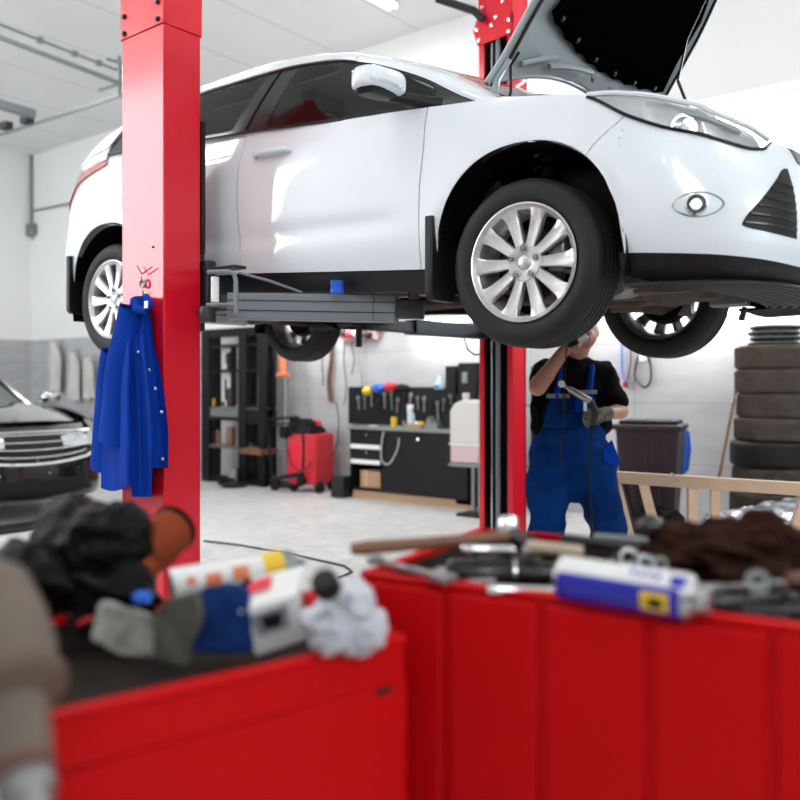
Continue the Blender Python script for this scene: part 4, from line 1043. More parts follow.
# ------------------------------------------------------------------ shelving of black posts
def shelf():
    Yb = 7.75
    xl = onY(203,480,Yb).x; xr = onY(264,480,Yb).x
    e = empty('tool_shelving', ((xl+xr)/2, Yb+.15, 0), 0, 'tall black open shelving with tools, right of the near red post', 'shelving')
    zt = onY(230,329,Yb).z
    zb = .0
    def X(px): return onY(px,400,Yb).x
    for a,b_ in ((201,209),(238,246),(258,264.5)):
        MB().box(X(a),X(b_),Yb,Yb+.06,0,zt).build('upright','rubber',e,bevel=.004)
        MB().box(X(a),X(b_),Yb+.16,Yb+.22,0,zt).build('upright','rubber',e,bevel=.004)
    def z_(py): return onY(232,py,Yb).z
    for py_,py2,m_ in ((328,336,'rubber'),(344,346.5,'rubber'),(369.5,372,'rubber'),(407.5,409,'castmetal'),(417,421,'rubber'),(446,449,'castmetal'),(478,483,'rubber')):
        MB().box(X(203),X(262),Yb+.01,Yb+.21,z_(py2),z_(py_)).build('shelf_board',m_,e)
    MB().box(X(246),X(258),Yb+.02,Yb+.21,z_(423),z_(405)).build('shelf_box','rubber',e)
    MB().box(X(209),X(238),Yb+.02,Yb+.05,z_(418),z_(408)).build('paper_strip','galv',e)
    MB().box(X(246),X(267),Yb-.12,Yb+.2,z_(452),z_(447)).build('bracket_shelf','wood_dark',e)
    MB().box(X(222),X(226),Yb+.15,Yb+.19,z_(405),z_(344)).build('rail','rubber',e)
    # items
    for px_,w_,y0,y1,m_,nm,lab,cat in ((231,8,449,428,'wood_dark','metal_can','tall brown can on the lower shelf of the black shelving','can'),(218.5,4.5,449,432,'wood_dark','small_can','narrow brown can on the lower shelf beside a taller can','can'),(211,5,449,434,'rust2','oil_tin','dark round tin at the left end of the lower shelf','tin'),
        (231,8,407,388,'darksteel','round_drum','grey dome topped drum on the middle shelf','drum'),(213,4,407,399,'yellow','paint_pot','small ochre pot on the middle shelf','pot'),(223,4,407,402,'rust2','screw_box','small reddish box on the middle shelf','box'),
        (230,6,372,352,'rubber','hose_reel','black tangled tool hanging inside the upper shelf','tool'),(250,5,447,443,'wood_dark','tool_box_small','small brown box on the right bracket shelf','box')):
        p = onY(px_,y0,Yb+.09); r_ = w_/851*p.length*.5*1.05; h_ = (y0-y1)/851*11.7; 
        b = MB(); zz0 = z_(y0)
        b.lathe([(.001,0),(r_,0),(r_,h_*.85),(r_*.8,h_),(.001,h_)],16,Matrix.Translation((p.x,Yb+.09,zz0+.003)))
        o = b.build(nm,m_); tag(o,lab,cat)
    for a,b_,y0,y1 in ((210,221,368,347),(246,256.5,368,347),(210,219,406,373),(246,256.5,404,373)):
        pb = MB().box(X(a),X(b_),Yb+.215,Yb+.225,z_(y0),z_(y1)).build('white_panel','white',e)
        MB().box((X(a)+X(b_))/2-.03,(X(a)+X(b_))/2+.01,Yb+.205,Yb+.215,z_(y0)+.07,z_(y1)-.08).build('slot','rubber',pb)
    bj = empty('floor_jack', tuple(onY(225,488,7.3)), 0, 'low black trolley jack on the floor before the shelving','jack'); bj.location.z=0
    p = onz(220,487,.0); q = onz(268,481,.0)
    MB().tube([p+Vector((0,0,.06)),q+Vector((0,0,.07))],.045,6).build('jack_beam','rubber',bj); MB().lathe([(.001,0),(.16,0),(.16,.05),(.06,.07),(.001,.07)],20,Matrix.Translation(onz(234,487,.0))).build('jack_base','darksteel',bj)
    MB().lathe([(.001,0),(.07,0),(.07,.16),(.001,.16)],14,Matrix.Translation(onz(234,485,.0)+Vector((0,0,.06)))).build('jack_cylinder','steel',bj)
shelf()
# ------------------------------------------------------------------ wheeled stand with pole, and the red machine
def wheelz(p, r, parent, m='rubber', w=.04, d=(0,1,0), name='wheel'):
    return MB().lathe([(.001,-w/2),(r*.5,-w/2),(r*.95,-w/2),(r,-w*.3),(r,w*.3),(r*.95,w/2),(r*.5,w/2),(.001,w/2)],20,frame(p,d)).build(name,m,parent)
def stand():
    Y0 = 7.55
    e = empty('tube_trolley', (onY(286,485,Y0).x,Y0,0), 0, 'black tubular trolley with small wheels before the grey tiled wall', 'trolley')
    MB().tube([onY(273,478,Y0),onY(269.5,450,Y0),onY(268.5,424,Y0),onY(271,419,Y0),onY(298,417,Y0),onY(302,420,Y0),onY(303.5,445,Y0),onY(303,470,Y0)],.016,8).build('frame','rubber',e)
    MB().tube([onY(272,479,Y0),onY(303,474,Y0)],.03,6).build('base_bar','rubber',e)
    MB().tube([onY(269,425,Y0+.0),onY(302,422,Y0)],.01,6).build('cross_bar','rubber',e)
    wheelz(onY(275,484,Y0)+Vector((0,0,0)), .085, e); wheelz(onY(301,481,Y0+.1), .07, e)
    f = empty('wall_jack', (onY(286,480,7.95).x,7.95,0), 0, 'grey pole with orange head standing against the tiled wall', 'pole')
    MB().tube([onY(286,474,7.95),onY(286,378,7.95)],.035,10).build('pole','galv',f); 
    MB().tube([onY(283,376,7.93),onY(282,356,7.93)],.05,8).build('orange_head','orange',f); MB().tube([onY(277,375,7.9),onY(289,375,7.9)],.03,8).build('orange_yoke','orange',f)
    MB().box(-.07,.07,-.06,.04,-.08,.08,Matrix.Translation(onY(285.5,432,7.86))).build('valve_block','rubber',f,bevel=.02)
    MB().box(-.16,.16,-.1,.1,0,.08,Matrix.Translation(Vector((onY(286,480,7.95).x,7.95,0)))).build('pole_foot','darksteel',f,bevel=.02)
stand()
def redmachine():
    xa = onY(303,489,7.25); e = empty('battery_charger', (-5.6,7.6,0), 0, 'red wheeled charger cabinet with black controls beside the workbench', 'charger')
    c = onz(322,489,.0); c = Vector((c.x+.02,c.y-.22,0)); e.location = c
    T = Matrix.Translation((c.x,c.y,0)) @ Matrix.Rotation(math.radians(12),4,'Z')
    s_ = c.length/851
    hw, dp = .21,.22
    b = MB(); b.box(-hw,hw,-dp,dp,.10,.74,T); b.build('cabinet','red',e,bevel=.02)
    b = MB(); b.box(-hw-.004,-.02,-dp-.006,-dp+.02,.14,.60,T); b.build('front_panel','red2',e,bevel=.005)
    b = MB(); b.prism([(-.20,.0),(.20,.0),(.14,.10),(-.20,.24)],-hw,hw*.6,T @ frame((0,0,.70),(1,0,0),(0,1,0)) ); b.build('control_head','rubber',e,bevel=.01)
    b = MB(); b.tube([T @ Vector((-.16,-.24,.70)),T @ Vector((-.16,-.27,.86)),T @ Vector((.16,-.2,.90)),T @ Vector((.16,-.2,.72))],.016); b.build('handle','rubber',e)
    b = MB(); b.blob(T @ Vector((0,0,.86)),(.15,.12,.05),.3,3,2); b.build('cable_bundle','red',e)
    for x in (-.16,.22):
        wheelz(T @ Vector((x,-.16,.075)), .075, e); 
    wheelz(T @ Vector((.22,.16,.075)), .075, e)
    MB().tube([T @ Vector((-.20,-.25,.55)),T @ Vector((-.12,-.28,.35)),T @ Vector((.05,-.28,.25)),T @ Vector((.18,-.27,.4))],.008,6).build('cable','rubber',e)
redmachine()
tag(MB().box(-.10,.10,-.10,.10,0,.26,Matrix.Translation(onz(342,497,0.0))).build('battery_box','darksteel',bevel=.015),'small dark grey box on the floor between red charger and workbench','box')
# ------------------------------------------------------------------ workbench
def bench():
    Yf, Yk = 7.72, 8.25
    x0 = onY(350,497,Yf).x; x1 = onY(478,510,Yf).x
    X = lambda px: onY(px,450,Yf).x
    zt = .86
    e = empty('workbench', ((x0+x1)/2,(Yf+Yk)/2,0), 0, 'black workbench with drawers at left and a light worn top', 'workbench')
    MB().box(x0-.02,x1+.02,Yf-.03,Yk,zt-.035,zt).build('bench_top','galv',e,bevel=.004)
    MB().box(X(382),x1-.12,Yf,Yk-.02,.10,zt-.035).build('cabinet_body','satin_black',e,bevel=.003)
    MB().box(x0,x0+.03,Yf,Yk-.02,.06,zt-.035).build('side_panel','satin_black',e)
    MB().box(x0,X(382),Yk-.05,Yk-.02,.06,zt-.035).build('back_panel','satin_black',e)
    MB().box(x0,X(382),Yf,Yk-.02,.10,.13).build('lower_shelf','satin_black',e)
    MB().box(x0+.02,x1-.05,Yf+.02,Yk-.1,0,.10).build('wooden_plinth','wood2',e)
    for k,(za,zb) in enumerate(((.60,.80),(.42,.585))):
        d = MB().box(x0+.03,X(381),Yf-.015,Yf+.4,za,zb).build('drawer','satin_black',e,bevel=.003)
        MB().box(x0+.03,X(381),Yf-.03,Yf-.012,za,za+.05).build('drawer_pull','white',d,bevel=.003)
        MB().lathe([(.001,.012),(.014,.01),(.016,0)],12,frame((x0+.28,Yf-.016,zb-.03),(0,-1,0))).build('knob','chrome',d)
    dr = MB().box(X(384),X(468),Yf-.015,Yf+.01,.12,.80).build('door','satin_black',e,bevel=.003)
    MB().lathe([(.001,.02),(.018,.016),(.018,0)],12,frame((X(419),Yf-.016,.74),(0,-1,0))).build('knob','chrome',dr)
    MB().box(X(472),X(474.5),Yf-.01,Yf+.03,0,.78).build('steel_leg','galv',e); MB().box(X(455),X(478),Yf+.02,Yk-.05,.05,.80).build('end_panel','satin_black',e)
    cb = MB().box(X(356),X(376),Yf+.08,Yf+.33,.13,.33).build('cardboard_box','cardboard',bevel=.004); tag(cb,'small cardboard box on the lower left shelf of the workbench','box'); MB().box(X(356)+.08,X(356)+.11,Yf+.075,Yf+.08,.13,.33).build('tape','wood',cb)
    # tool board behind
    zb0, zb1 = zt, onY(400,387,Yk-.02).z
    MBp = MB().box(onY(350,400,Yk).x,onY(478,400,Yk).x,Yk-.03,Yk+.02,zb0,zb1+.0)
    pb = tag(MBp.build('tool_board','satin_black'),'black tool board standing on the back of the workbench','board')
    random.seed(11)
    # things hanging on and standing before the board
    cols = ['steel','steel','galv','red','blue_plastic','wood_dark','yellow','rubber','white']
    kinds = ['hanging spanner','hanging pliers','hanging screwdriver']
    for k in range(16):
        px_ = 358+k*6.6; py_ = 396+random.uniform(-3,7); p = onY(px_,py_,Yk-.06); c_ = ['steel','galv','steel','darksteel'][k%4]; L_ = random.uniform(.10,.20)
        b = MB(); b.tube([p,p+Vector((random.uniform(-.02,.02),0,-L_))],[.008,.010],6); b.lathe([(.022+.006*math.cos(j*PI/3),.006*math.sin(j*PI/3)) for j in range(7)],12,frame(p,(0,1,0)))
        tag(b.build('spanner',c_),'small metal spanner hanging on the black tool board','spanner','spanners on the black tool board')
    items = [(368,390,.045,.05,'yellow','yellow_roll','yellow roll on top of the black tool board','roll'),(379,387,.06,.05,'blue_plastic','blue_bundle','blue bundle on top of the tool board left of red items','bundle'),(391,386,.07,.05,'red','red_bundle','red bundle on top of the black tool board','bundle'),(402,387,.07,.045,'rubber','black_bundle','black bundle on top of the board beside the red one','bundle')]
    for px_,py_,rx,rz,m_,nm,lab,cat in items:
        o = MB().blob(onY(px_,py_+1,Yk-.03)+Vector((0,0,0)),(rx*1.6,.07,rz*1.1),.3,2.5,px_).build(nm,m_); o.location.z += 0; tag(o,lab,cat)
    b = MB(); p = onY(439.5,389,Yk-.05); b.lathe([(.001,0),(.06,0),(.06,.05),(.02,.12),(.015,.16),(.001,.16)],14,Matrix.Translation(p)); fo = tag(b.build('funnel','paleblue'),'pale blue funnel standing on the tool board at its right end','funnel')
    MB().box(-.03,.03,-.062,-.058,.01,.045,Matrix.Translation(p)).build('label','blue_plastic',fo)
    # bench items
    def on(px_, py_): return Vector((onY(px_,py_,Yf+.16).x, Yf+.16, zt))
    b = MB().lathe([(.001,0),(.036,0),(.036,.115),(.032,.118),(.03,.11),(.03,.01),(.001,.01)],20,Matrix.Translation(on(394,426))); tag(b.build('yellow_mug','yellow'),'yellow cup standing on the workbench','cup')
    b = MB().lathe([(.001,0),(.042,0),(.042,.15),(.02,.20),(.02,.22),(.001,.22)],16,Matrix.Translation(on(411,426))); sb = tag(b.build('spray_bottle','paleblue'),'clear trigger spray bottle standing on the workbench','bottle')
    p = on(411,426); b = MB(); b.box(-.05,.03,-.015,.015,.22,.27,Matrix.Translation(p)); b.box(-.05,-.035,-.01,.01,.17,.24,Matrix.Translation(p)); b.build('trigger','white',sb,bevel=.004)
    b = MB().lathe([(.001,0),(.02,0),(.02,.07),(.001,.08)],12,Matrix.Translation(on(404,426))); tag(b.build('small_bottle','galv'),'tiny grey bottle beside the spray bottle on the bench','bottle')
    b = MB(); p = on(418,427); b.box(-.13,.10,-.08,.08,0,.035,Matrix.Translation(p)); b.box(-.13,.10,-.085,-.08,0,.05,Matrix.Translation(p)); tag(b.build('parts_tray','wood2',bevel=.004),'shallow tan tray of parts in the middle of the bench','tray')
    for j,(dx,m_) in enumerate(((-.08,'red'),(-.02,'white'),(.05,'yellow'))): tag(MB().blob(p+Vector((dx,0,.055)),(.03,.03,.022),.2,2,j).build('small_part',m_),('red','white','yellow')[j]+' small part lying in the tan tray on the bench','part')
    b = MB(); p = on(433,427); b.prism([(-.10,0),(.10,0),(.06,.10),(.02,.05),(-.03,.14)],-.05,.05,frame(p,(0,-1,0),(1,0,0))); tag(b.build('crumpled_cloth','galv'),'grey crumpled cloth standing on the bench near the canister','cloth')
    for px_,m_ in ((374,'white'),(382,'galv')): tag(MB().lathe([(.001,0),(.06,0),(.07,.012),(.001,.014)],16,Matrix.Translation(on(px_,427))).build('small_dish',m_),('white' if m_=='white' else 'grey')+' flat dish at the left of the workbench top','dish')
    b = MB(); b.tube([on(449,428)+Vector((-.1,-.05,.02)),on(460,428)+Vector((0,-.05,.02))],.014,8); tag(b.build('dark_tool','rubber'),'dark tool handle lying at the right of the bench top','tool')
    # hose loop hanging over the front edge
    q = [onY(381,424,Yf-.05),onY(382,440,Yf-.05),onY(381,457,Yf-.05),onY(385,464,Yf-.05),onY(391,462,Yf-.05),onY(398,447,Yf-.05),onY(394,427,Yf-.05)]
    q[0].z = zt+.012; q[0].y = Yf+.02; q[-1].z = zt+.012; q[-1].y = Yf+.05
    Q = [Vector(v) for v in catmull([tuple(v) for v in q],6)]
    tag(MB().tube(Q,.008,8).build('white_hose','paleclothA'),'pale thin hose hanging in a loop over the bench front','hose')
bench()
# speakers / black boxes on the wall and the white canister
b = MB().box(onY(449,380,8.1).x,onY(459.5,380,8.1).x,8.02,8.27,onY(455,394,8.05).z,onY(455,366,8.05).z); tag(b.build('wall_box','satin_black',bevel=.006),'smaller black box on the wall, left of the red far post','box')
ub_ = MB().box(onY(462,380,8.0).x,onY(480,380,8.0).x,7.92,8.27,onY(470,402,8.0).z,onY(470,363,8.0).z).build('wall_cabinet','satin_black',bevel=.006); tag(ub_,'larger black box on the wall beside the red far post','box')
MB().box(onY(462,380,7.9).x,onY(467,380,7.9).x,7.90,7.915,onY(464,383,7.9).z,onY(464,372,7.9).z).build('label','galv',ub_)
cn = empty('canister', tuple(onY(464,465,7.27)), 0, 'large translucent white canister with pink liquid beside the far red post', 'canister')
zc0, zc1 = onY(464,464,7.27).z, onY(464,400,7.27).z; xa, xb = onY(449.5,440,7.27).x, onY(479.5,440,7.27).x; mx_ = (xa+xb)/2; hwx = (xb-xa)/2
zl = lerp(zc0,zc1,.30)
MB().box(xa,xb,7.27,7.60,zc0,zl).build('liquid','pinkish',cn,bevel=.03)
b = MB(); b.prism([(xa,zl+.002),(xb,zl+.002),(xb,zc1-.10),(xb-.03,zc1-.02),(mx_+.04,zc1),(mx_-.04,zc1),(xa+.05,zc1-.04),(xa,zc1-.12)],-.165,.165,Matrix(((1,0,0,0),(0,0,1,7.435),(0,1,0,0),(0,0,0,1)))); b.build('tank','milky',cn,bevel=.02)
MB().box(xa-.004,xb+.004,7.264,7.27,zl-.008,zl+.012).build('level_band','white',cn)
b = MB(); b.lathe([(.03,0),(.03,.05),(.038,.05),(.038,.10),(.001,.10)],16,Matrix.Translation((mx_-.09,7.435,zc1-.03))); b.lathe([(.03,0),(.03,.05),(.038,.05),(.038,.09),(.001,.09)],16,Matrix.Translation((mx_+.12,7.435,zc1-.03))); b.build('cap','milky',cn)
MB().tube([(mx_+.08,7.435,zc0),(mx_+.08,7.435,.0)],.02,8).build('stand_pole','galv',cn); MB().box(mx_-.2,mx_+.2,7.27,7.6,zc0-.03,zc0).build('stand_shelf','galv',cn); MB().box(mx_-.12,mx_+.25,7.3,7.55,0,.03).build('stand_foot','darksteel',cn)
# red panel and hanging cables above the bench
rp = empty('cable_rack', tuple(onY(355,335,8.2)), 0, 'faded red rack with hooks and cables hanging high on the wall', 'rack')
b = MB().box(onY(337,330,8.2).x,onY(376,330,8.2).x,8.22,8.28,onY(355,340,8.2).z,onY(355,326,8.2).z); b.build('rack_board','redfade',rp)
random.seed(5)
for k in range(7): MB().blob(onY(338+k*6,330+random.uniform(-3,5),8.17),(.05,.05,.05),.4,3,k).build('rack_fitting',['rusty','rubber','red','galv'][k%4],rp)

for k,(a,ya,b_,yb,lab) in enumerate(((331,340,330,402,'dark red cable hanging down the tiled wall, leftmost'),(325,335,322,385,'thin black cable hanging beside the dark red cable'),(361,342,361,392,'thin grey cord hanging straight down above the bench'),(345,342,345,405,'thin dark cord hanging over the left end of the bench'),(353,342,353,375,'short thin cord hanging between two longer cords'))):
    pts = [onY(lerp(a,b_,t)+1.2*math.sin(t*7+k),lerp(ya,yb,t),8.24) for t in [i/10 for i in range(11)]]
    tag(MB().tube(pts,.03 if k==0 else .007,6).build('wall_cable',['rust2','rubber','galv','darksteel','darksteel'][k]),lab,'cable')
tag(MB().tube([onY(336,402,8.25),onY(339,420,8.2),onY(338,440,8.2),onY(334,455,8.1)],.007,6).build('power_cord','rubber'),'black power cord running down to the red charger','cord')
# things behind the far post (right side shelf seen between post and worker)
sh = empty('wall_shelf', tuple(onY(528,420,8.0)), 0, 'narrow wall shelf unit visible between the red post and worker', 'shelf')
for py_ in (404,465): MB().box(onY(521,400,8).x,onY(545,400,8).x,7.95,8.28,onY(528,py_+3,7.95).z,onY(528,py_,7.95).z).build('shelf_board','galv',sh)
MB().box(onY(521,400,8).x,onY(545,400,8).x,8.22,8.28,onY(528,492,7.95).z,onY(528,366,7.95).z).build('back_panel','satin_black',sh)

M['glovemat'] = mat('worn work glove', (.20,.18,.15), .9, var=(22,(.03,.03,.03),.3))
M['navy2'] = M['blue_cloth']
M['binbrown'] = mat('dark brown plastic', (.030,.018,.022), .45)
# ------------------------------------------------------------------ mechanic under the car
def remesh(mb, name, m, parent, voxel=.010, smooth=6, fac=.6, disp=None):
    o = mb.build(name, m, parent, smooth=180)
    k = o.modifiers.new('remesh','REMESH'); k.mode = 'VOXEL'; k.voxel_size = voxel; k.use_smooth_shade = True
    k = o.modifiers.new('relax','SMOOTH'); k.factor = fac; k.iterations = smooth
    if disp:
        t = bpy.data.textures.new(name+'_folds','CLOUDS'); t.noise_scale = disp[0]; t.noise_depth = 1
        k = o.modifiers.new('folds','DISPLACE'); k.texture = t; k.strength = disp[1]; k.texture_coords = 'LOCAL'; k.mid_level = .5
    return o
ZW = 5.0
def w(px, py, d=0): return W(px, py, ZW+d)
FW = Vector((-.619,.7854,0)); RT = Vector((.7854,.619,0)); UP = Vector((0,0,1))
def seg(mb, pts, rs, n=14):                       # chain of capsules
    P_ = [Vector(p) for p in pts]
    for i in range(len(P_)-1):
        N = 5; q = [P_[i].lerp(P_[i+1],t/N) for t in range(N+1)]; r = [lerp(rs[i],rs[i+1],t/N) for t in range(N+1)]
        mb.tube(q, r, n)
    for p, r in zip(P_, rs): mb.blob(p,(r,r,r),0,1,0,14,9)
def ell(mb, c, rr, rf, ru, tilt=None):
    R3 = Matrix((RT,FW,UP)).transposed()
    if tilt: R3 = R3 @ Matrix.Rotation(tilt,3,'X')
    mb.blob(c,(rr,rf,ru),0,1,0,22,14,R3)
worker = empty('person', (w(572,500).x, w(572,500).y, 0), 0, 'person in blue bib overalls and black shirt standing under the car, one arm raised', 'person')
neck = w(575.5,360,.02); chest = w(571,382,.03); belly = w(569,415,.0); pelv = w(570,440,.0)
shR, shL = w(547,371,.02), w(604,373,.03)         # shoulders: image left, image right
elR, wrR = w(537.5,387,-.20), w(563,352,-.22)
elL, wrL = w(621,411,-.04), w(604,414,-.20)
hd = w(584,331,-.0)
bd = MB()
ell(bd,chest,.165,.11,.17); ell(bd,belly,.155,.115,.16); ell(bd,pelv,.16,.12,.13)
seg(bd,[w(572,368,.02),neck,w(580,346,-.0)],[.075,.062,.06])
ell(bd,hd,.078,.098,.115,-.35)
# chin, jaw, nose, lips, brow, ears (face turned up towards the wheel)
face = (-FW*.88+UP*.42).normalized(); fup = (UP*.90+FW*.42).normalized()
ell(bd,hd+face*.055-fup*.065,.05,.042,.045); ell(bd,hd+face*.085-fup*.095,.024,.022,.02)
bd.tube([hd+face*.092+fup*.015,hd+face*.115-fup*.022],[.009,.015],10); bd.blob(hd+face*.117-fup*.025,(.016,.014,.011),0,1)
bd.tube([hd+face*.104-fup*.052-RT*.022,hd+face*.111-fup*.052,hd+face*.104-fup*.052+RT*.022],[.005,.008,.005],8)
bd.tube([hd+face*.086+fup*.035-RT*.05,hd+face*.100+fup*.038,hd+face*.086+fup*.035+RT*.05],[.009,.011,.009],8)
for s in (-1,1): bd.blob(hd+RT*s*.080-fup*.01+FW*.01,(.012,.02,.030),0,1,0,12,8)
seg(bd,[w(560,372,.02),shR],[.07,.062]); seg(bd,[shR,elR,wrR],[.058,.052,.036]); seg(bd,[w(590,372,.02),shL],[.07,.062]); seg(bd,[shL,elL,wrL],[.055,.046,.034])
seg(bd,[elR,elR.lerp(wrR,.35)],[.050,.050])
# bare hand closed round the lamp: palm, four fingers, thumb
ph = w(570,345,-.23); hv = (ph-wrR).normalized()
seg(bd,[wrR,ph],[.033,.036]); ell(bd,ph,.040,.022,.045)
for k in range(4):
    b0 = ph+hv*(.030-.004*k)+UP*(.022-.016*k)*1.0-RT*.004; L_ = (.9,1,.95,.75)[k]
    seg(bd,[b0,b0+RT*.030*L_-FW*.018,b0+RT*.050*L_-FW*.004,b0+RT*.050*L_+FW*.018],[.0105,.010,.0095,.008],8)
seg(bd,[ph-UP*.03,ph-UP*.040+RT*.02-FW*.02,ph-UP*.022+RT*.045-FW*.03],[.013,.012,.010],8)
# legs of the body (under the trousers)
hipR, hipL = w(553,458,.0), w(589,458,.0); knR, knL = w(546,522,-.03), w(606,522,-.02)
anR, anL = W(541,600,ZW+.02), W(614,600,ZW+.03)
for h_,k_,a_ in ((hipR,knR,anR),(hipL,knL,anL)): seg(bd,[h_,k_,a_],[.085,.058,.042])
remesh(bd,'body','skin',worker,.0085,5,.5)
for s in (-1,1):
    e_ = hd+face*.088+fup*.018+RT*s*.031; MB().blob(e_,(.012,.012,.012),0,1,0,12,8).build('eye','white',worker); MB().blob(e_+face*.008,(.006,.006,.006),0,1,0,10,6).build('pupil','rubber',worker)
h = MB(); ell(h,hd+fup*.022-face*.018,.086,.094,.100,-.35); remesh(h,'hair','hair',worker,.010,3)
# shirt with short sleeves
sh_ = MB(); ell(sh_,chest+UP*.0,.187,.128,.175); ell(sh_,belly,.178,.132,.17); ell(sh_,w(573,372,.02),.11,.09,.07)
seg(sh_,[w(562,373,.02),shR],[.083,.080]); seg(sh_,[shR,shR.lerp(elR,.55)],[.079,.074]); seg(sh_,[w(588,373,.02),shL],[.083,.078]); seg(sh_,[shL,shL.lerp(elL,.80)],[.074,.062])
seg(sh_,[w(540,400,.02),w(541,428,.0)],[.055,.06]) ; seg(sh_,[w(603,400,.02),w(603,428,.0)],[.055,.05])
remesh(sh_,'shirt','black_cloth',worker,.011,5,.5,(.09,.035))
cl = MB(); cl.tube([neck+RT*(.07*math.cos(a))+FW*(.06*math.sin(a))+UP*(-.015+.012*math.sin(a)) for a in [2*PI*k/20 for k in range(21)]],.016,8); cl.build('collar','black_cloth',worker)
# bib overalls
ov = MB(); ell(ov,w(569,436,.0),.205,.152,.15); ell(ov,w(570,456,.0),.205,.158,.13); ell(ov,w(570,415,-.005),.175,.150,.13)
for h_,k_,a_,s in ((hipR,knR,anR,-1),(hipL,knL,anL,1)): seg(ov,[h_+RT*s*.01,h_.lerp(k_,.5)+RT*s*.0,k_,k_.lerp(a_,.5),a_+UP*.04],[.130,.134,.104,.094,.086],18)
ell(ov,w(571,476,.0),.14,.12,.16); remesh(ov,'overalls','navy',worker,.012,6,.5,(.12,.055))
bib = MB(); rows = []
for i in range(9):
    t = i/8; yy = lerp(428,396,t); row = []
    for j in range(13):
        v = -1+2*j/12; wd = lerp(27,19,t); row.append(w(570+wd*v,yy,-.165+.045*v*v+.012*t))
    rows.append(row)
bib.grid(rows); bib.build('bib','navy',worker,smooth=180,solid=.012)
pk = MB(); pk.box(-.055,.055,-.008,.004,-.05,.04,frame(w(585,404,-.185),UP,RT)); pk.build('chest_pocket','navy2',worker,bevel=.004)
MB().box(-.065,.065,-.006,.004,-.012,.012,frame(w(558,396,-.165),UP,RT)).build('grey_trim','armgrey',worker,bevel=.002)
MB().box(-.05,.05,-.006,.004,-.012,.012,frame(w(588,392,-.165),UP,RT)).build('grey_trim','armgrey',worker,bevel=.002)
for s,xa,xb in ((-1,556,560),(1,590,592)):
    MB().tube([w(xa,398,-.16),w(lerp(xa,xb,.5)-s*1,384,-.135),w(xb,370,-.085),w(xb,364.5,-.01),w(xb-s*2,368,.09)],.018,8).build('strap','navy2',worker)
MB().tube([w(566,396,-.178),w(563,430,-.19),w(560,470,-.18)],.004,6).build('seam','rubber',worker)
fl = MB(); fl.prism([(0,0),(.05,.06),(.10,-.07),(.075,-.10),(.0,-.06)],-.006,.006,frame(w(603,450,-.13),-FW,RT)); fl.build('pocket_flap','navy2',worker,bevel=.003)

for a_,s in ((anR,-1),(anL,1)):
    b = MB(); c = Vector((a_.x,a_.y,0)); seg(b,[c+UP*.05+FW*.05,c+UP*.045-FW*.07,c+UP*.04-FW*.16],[.045,.047,.038]); seg(b,[c+UP*.05,c+UP*.13],[.05,.052]); b.box(-.05,.05,-.19,.09,.0,.02,Matrix.Translation(c) @ Matrix((RT,FW,UP)).transposed().to_4x4()); remesh(b,'boot','rubber',worker,.012,3)
# gloved hand
gl_ = MB(); gp = w(596,417,-.235); seg(gl_,[wrL+(elL-wrL)*.18,wrL,gp],[.042,.040,.040]); ell(gl_,gp,.048,.032,.045)
for k in range(4):
    b0 = gp-RT*.022+UP*(.034-.021*k)-FW*.005; L_ = (.9,1,.95,.75)[k]; seg(gl_,[b0,b0-RT*.032*L_-FW*.012,b0-RT*.046*L_-UP*.012,b0-RT*.030*L_-UP*.026+FW*.012],[.0145,.0135,.0125,.011],8)
seg(gl_,[gp+UP*.03+RT*.01,gp+UP*.056-RT*.012-FW*.01,gp+UP*.052-RT*.038-FW*.014],[.016,.014,.012],8)
remesh(gl_,'glove','glovemat',worker,.006,3,.5)

# the work lamp in the raised hand and the air ratchet in the gloved one
lp = empty('inspection_lamp', tuple(w(575,343,-.26)), 0, 'small black and grey inspection lamp held up in the raised bare hand', 'lamp')
b = MB(); A_ = frame(w(567,344,-.265),(w(584,335,-.265)-w(567,344,-.265)),-FW); b.box(-.03,.03,-.028,.028,0,.055,A_); b.build('lamp_body','rubber',lp,bevel=.008); MB().box(-.036,.036,-.034,.034,.055,.115,A_).build('lamp_head','steel',lp,bevel=.008); MB().box(.0,.002,-.02,.02,.06,.11,A_ @ Matrix.Translation((.036,0,0))).build('lamp_glass','white',lp)
MB().tube([w(567,346,-.265),w(565,370,-.24),w(563,410,-.215)],.004,6).build('lamp_cable','rubber',lp)
rt_ = empty('air_ratchet', tuple(w(575,392,-.28)), 0, 'silver air ratchet held across the chest in the gloved hand', 'ratchet')
a0,a1 = w(561,384,-.27), w(590,401,-.27); b = MB(); b.tube([a0,a0.lerp(a1,.25),a0.lerp(a1,.3),a1],[.007,.009,.017,.020],12); b.build('barrel','steel',rt_)
MB().lathe([(.001,-.012),(.02,-.012),(.02,.012),(.001,.012)],14,frame(a0,-FW)).build('ratchet_head','chrome',rt_)
MB().tube([a1,w(596,413,-.262),w(593,424,-.262)],[.02,.019,.017],12).build('handle','darksteel',rt_); MB().box(-.008,.008,-.01,.01,-.05,.0,frame(w(585,402,-.28),UP,RT)).build('trigger','white',rt_,bevel=.002)
MB().tube([w(593,424,-.262),w(591,440,-.25),w(589,470,-.22),w(590,500,-.2),w(596,560,-.3),Vector((w(600,600,-.4).x,w(600,600,-.4).y,.01))],.006,8).build('air_hose','rubber',rt_)
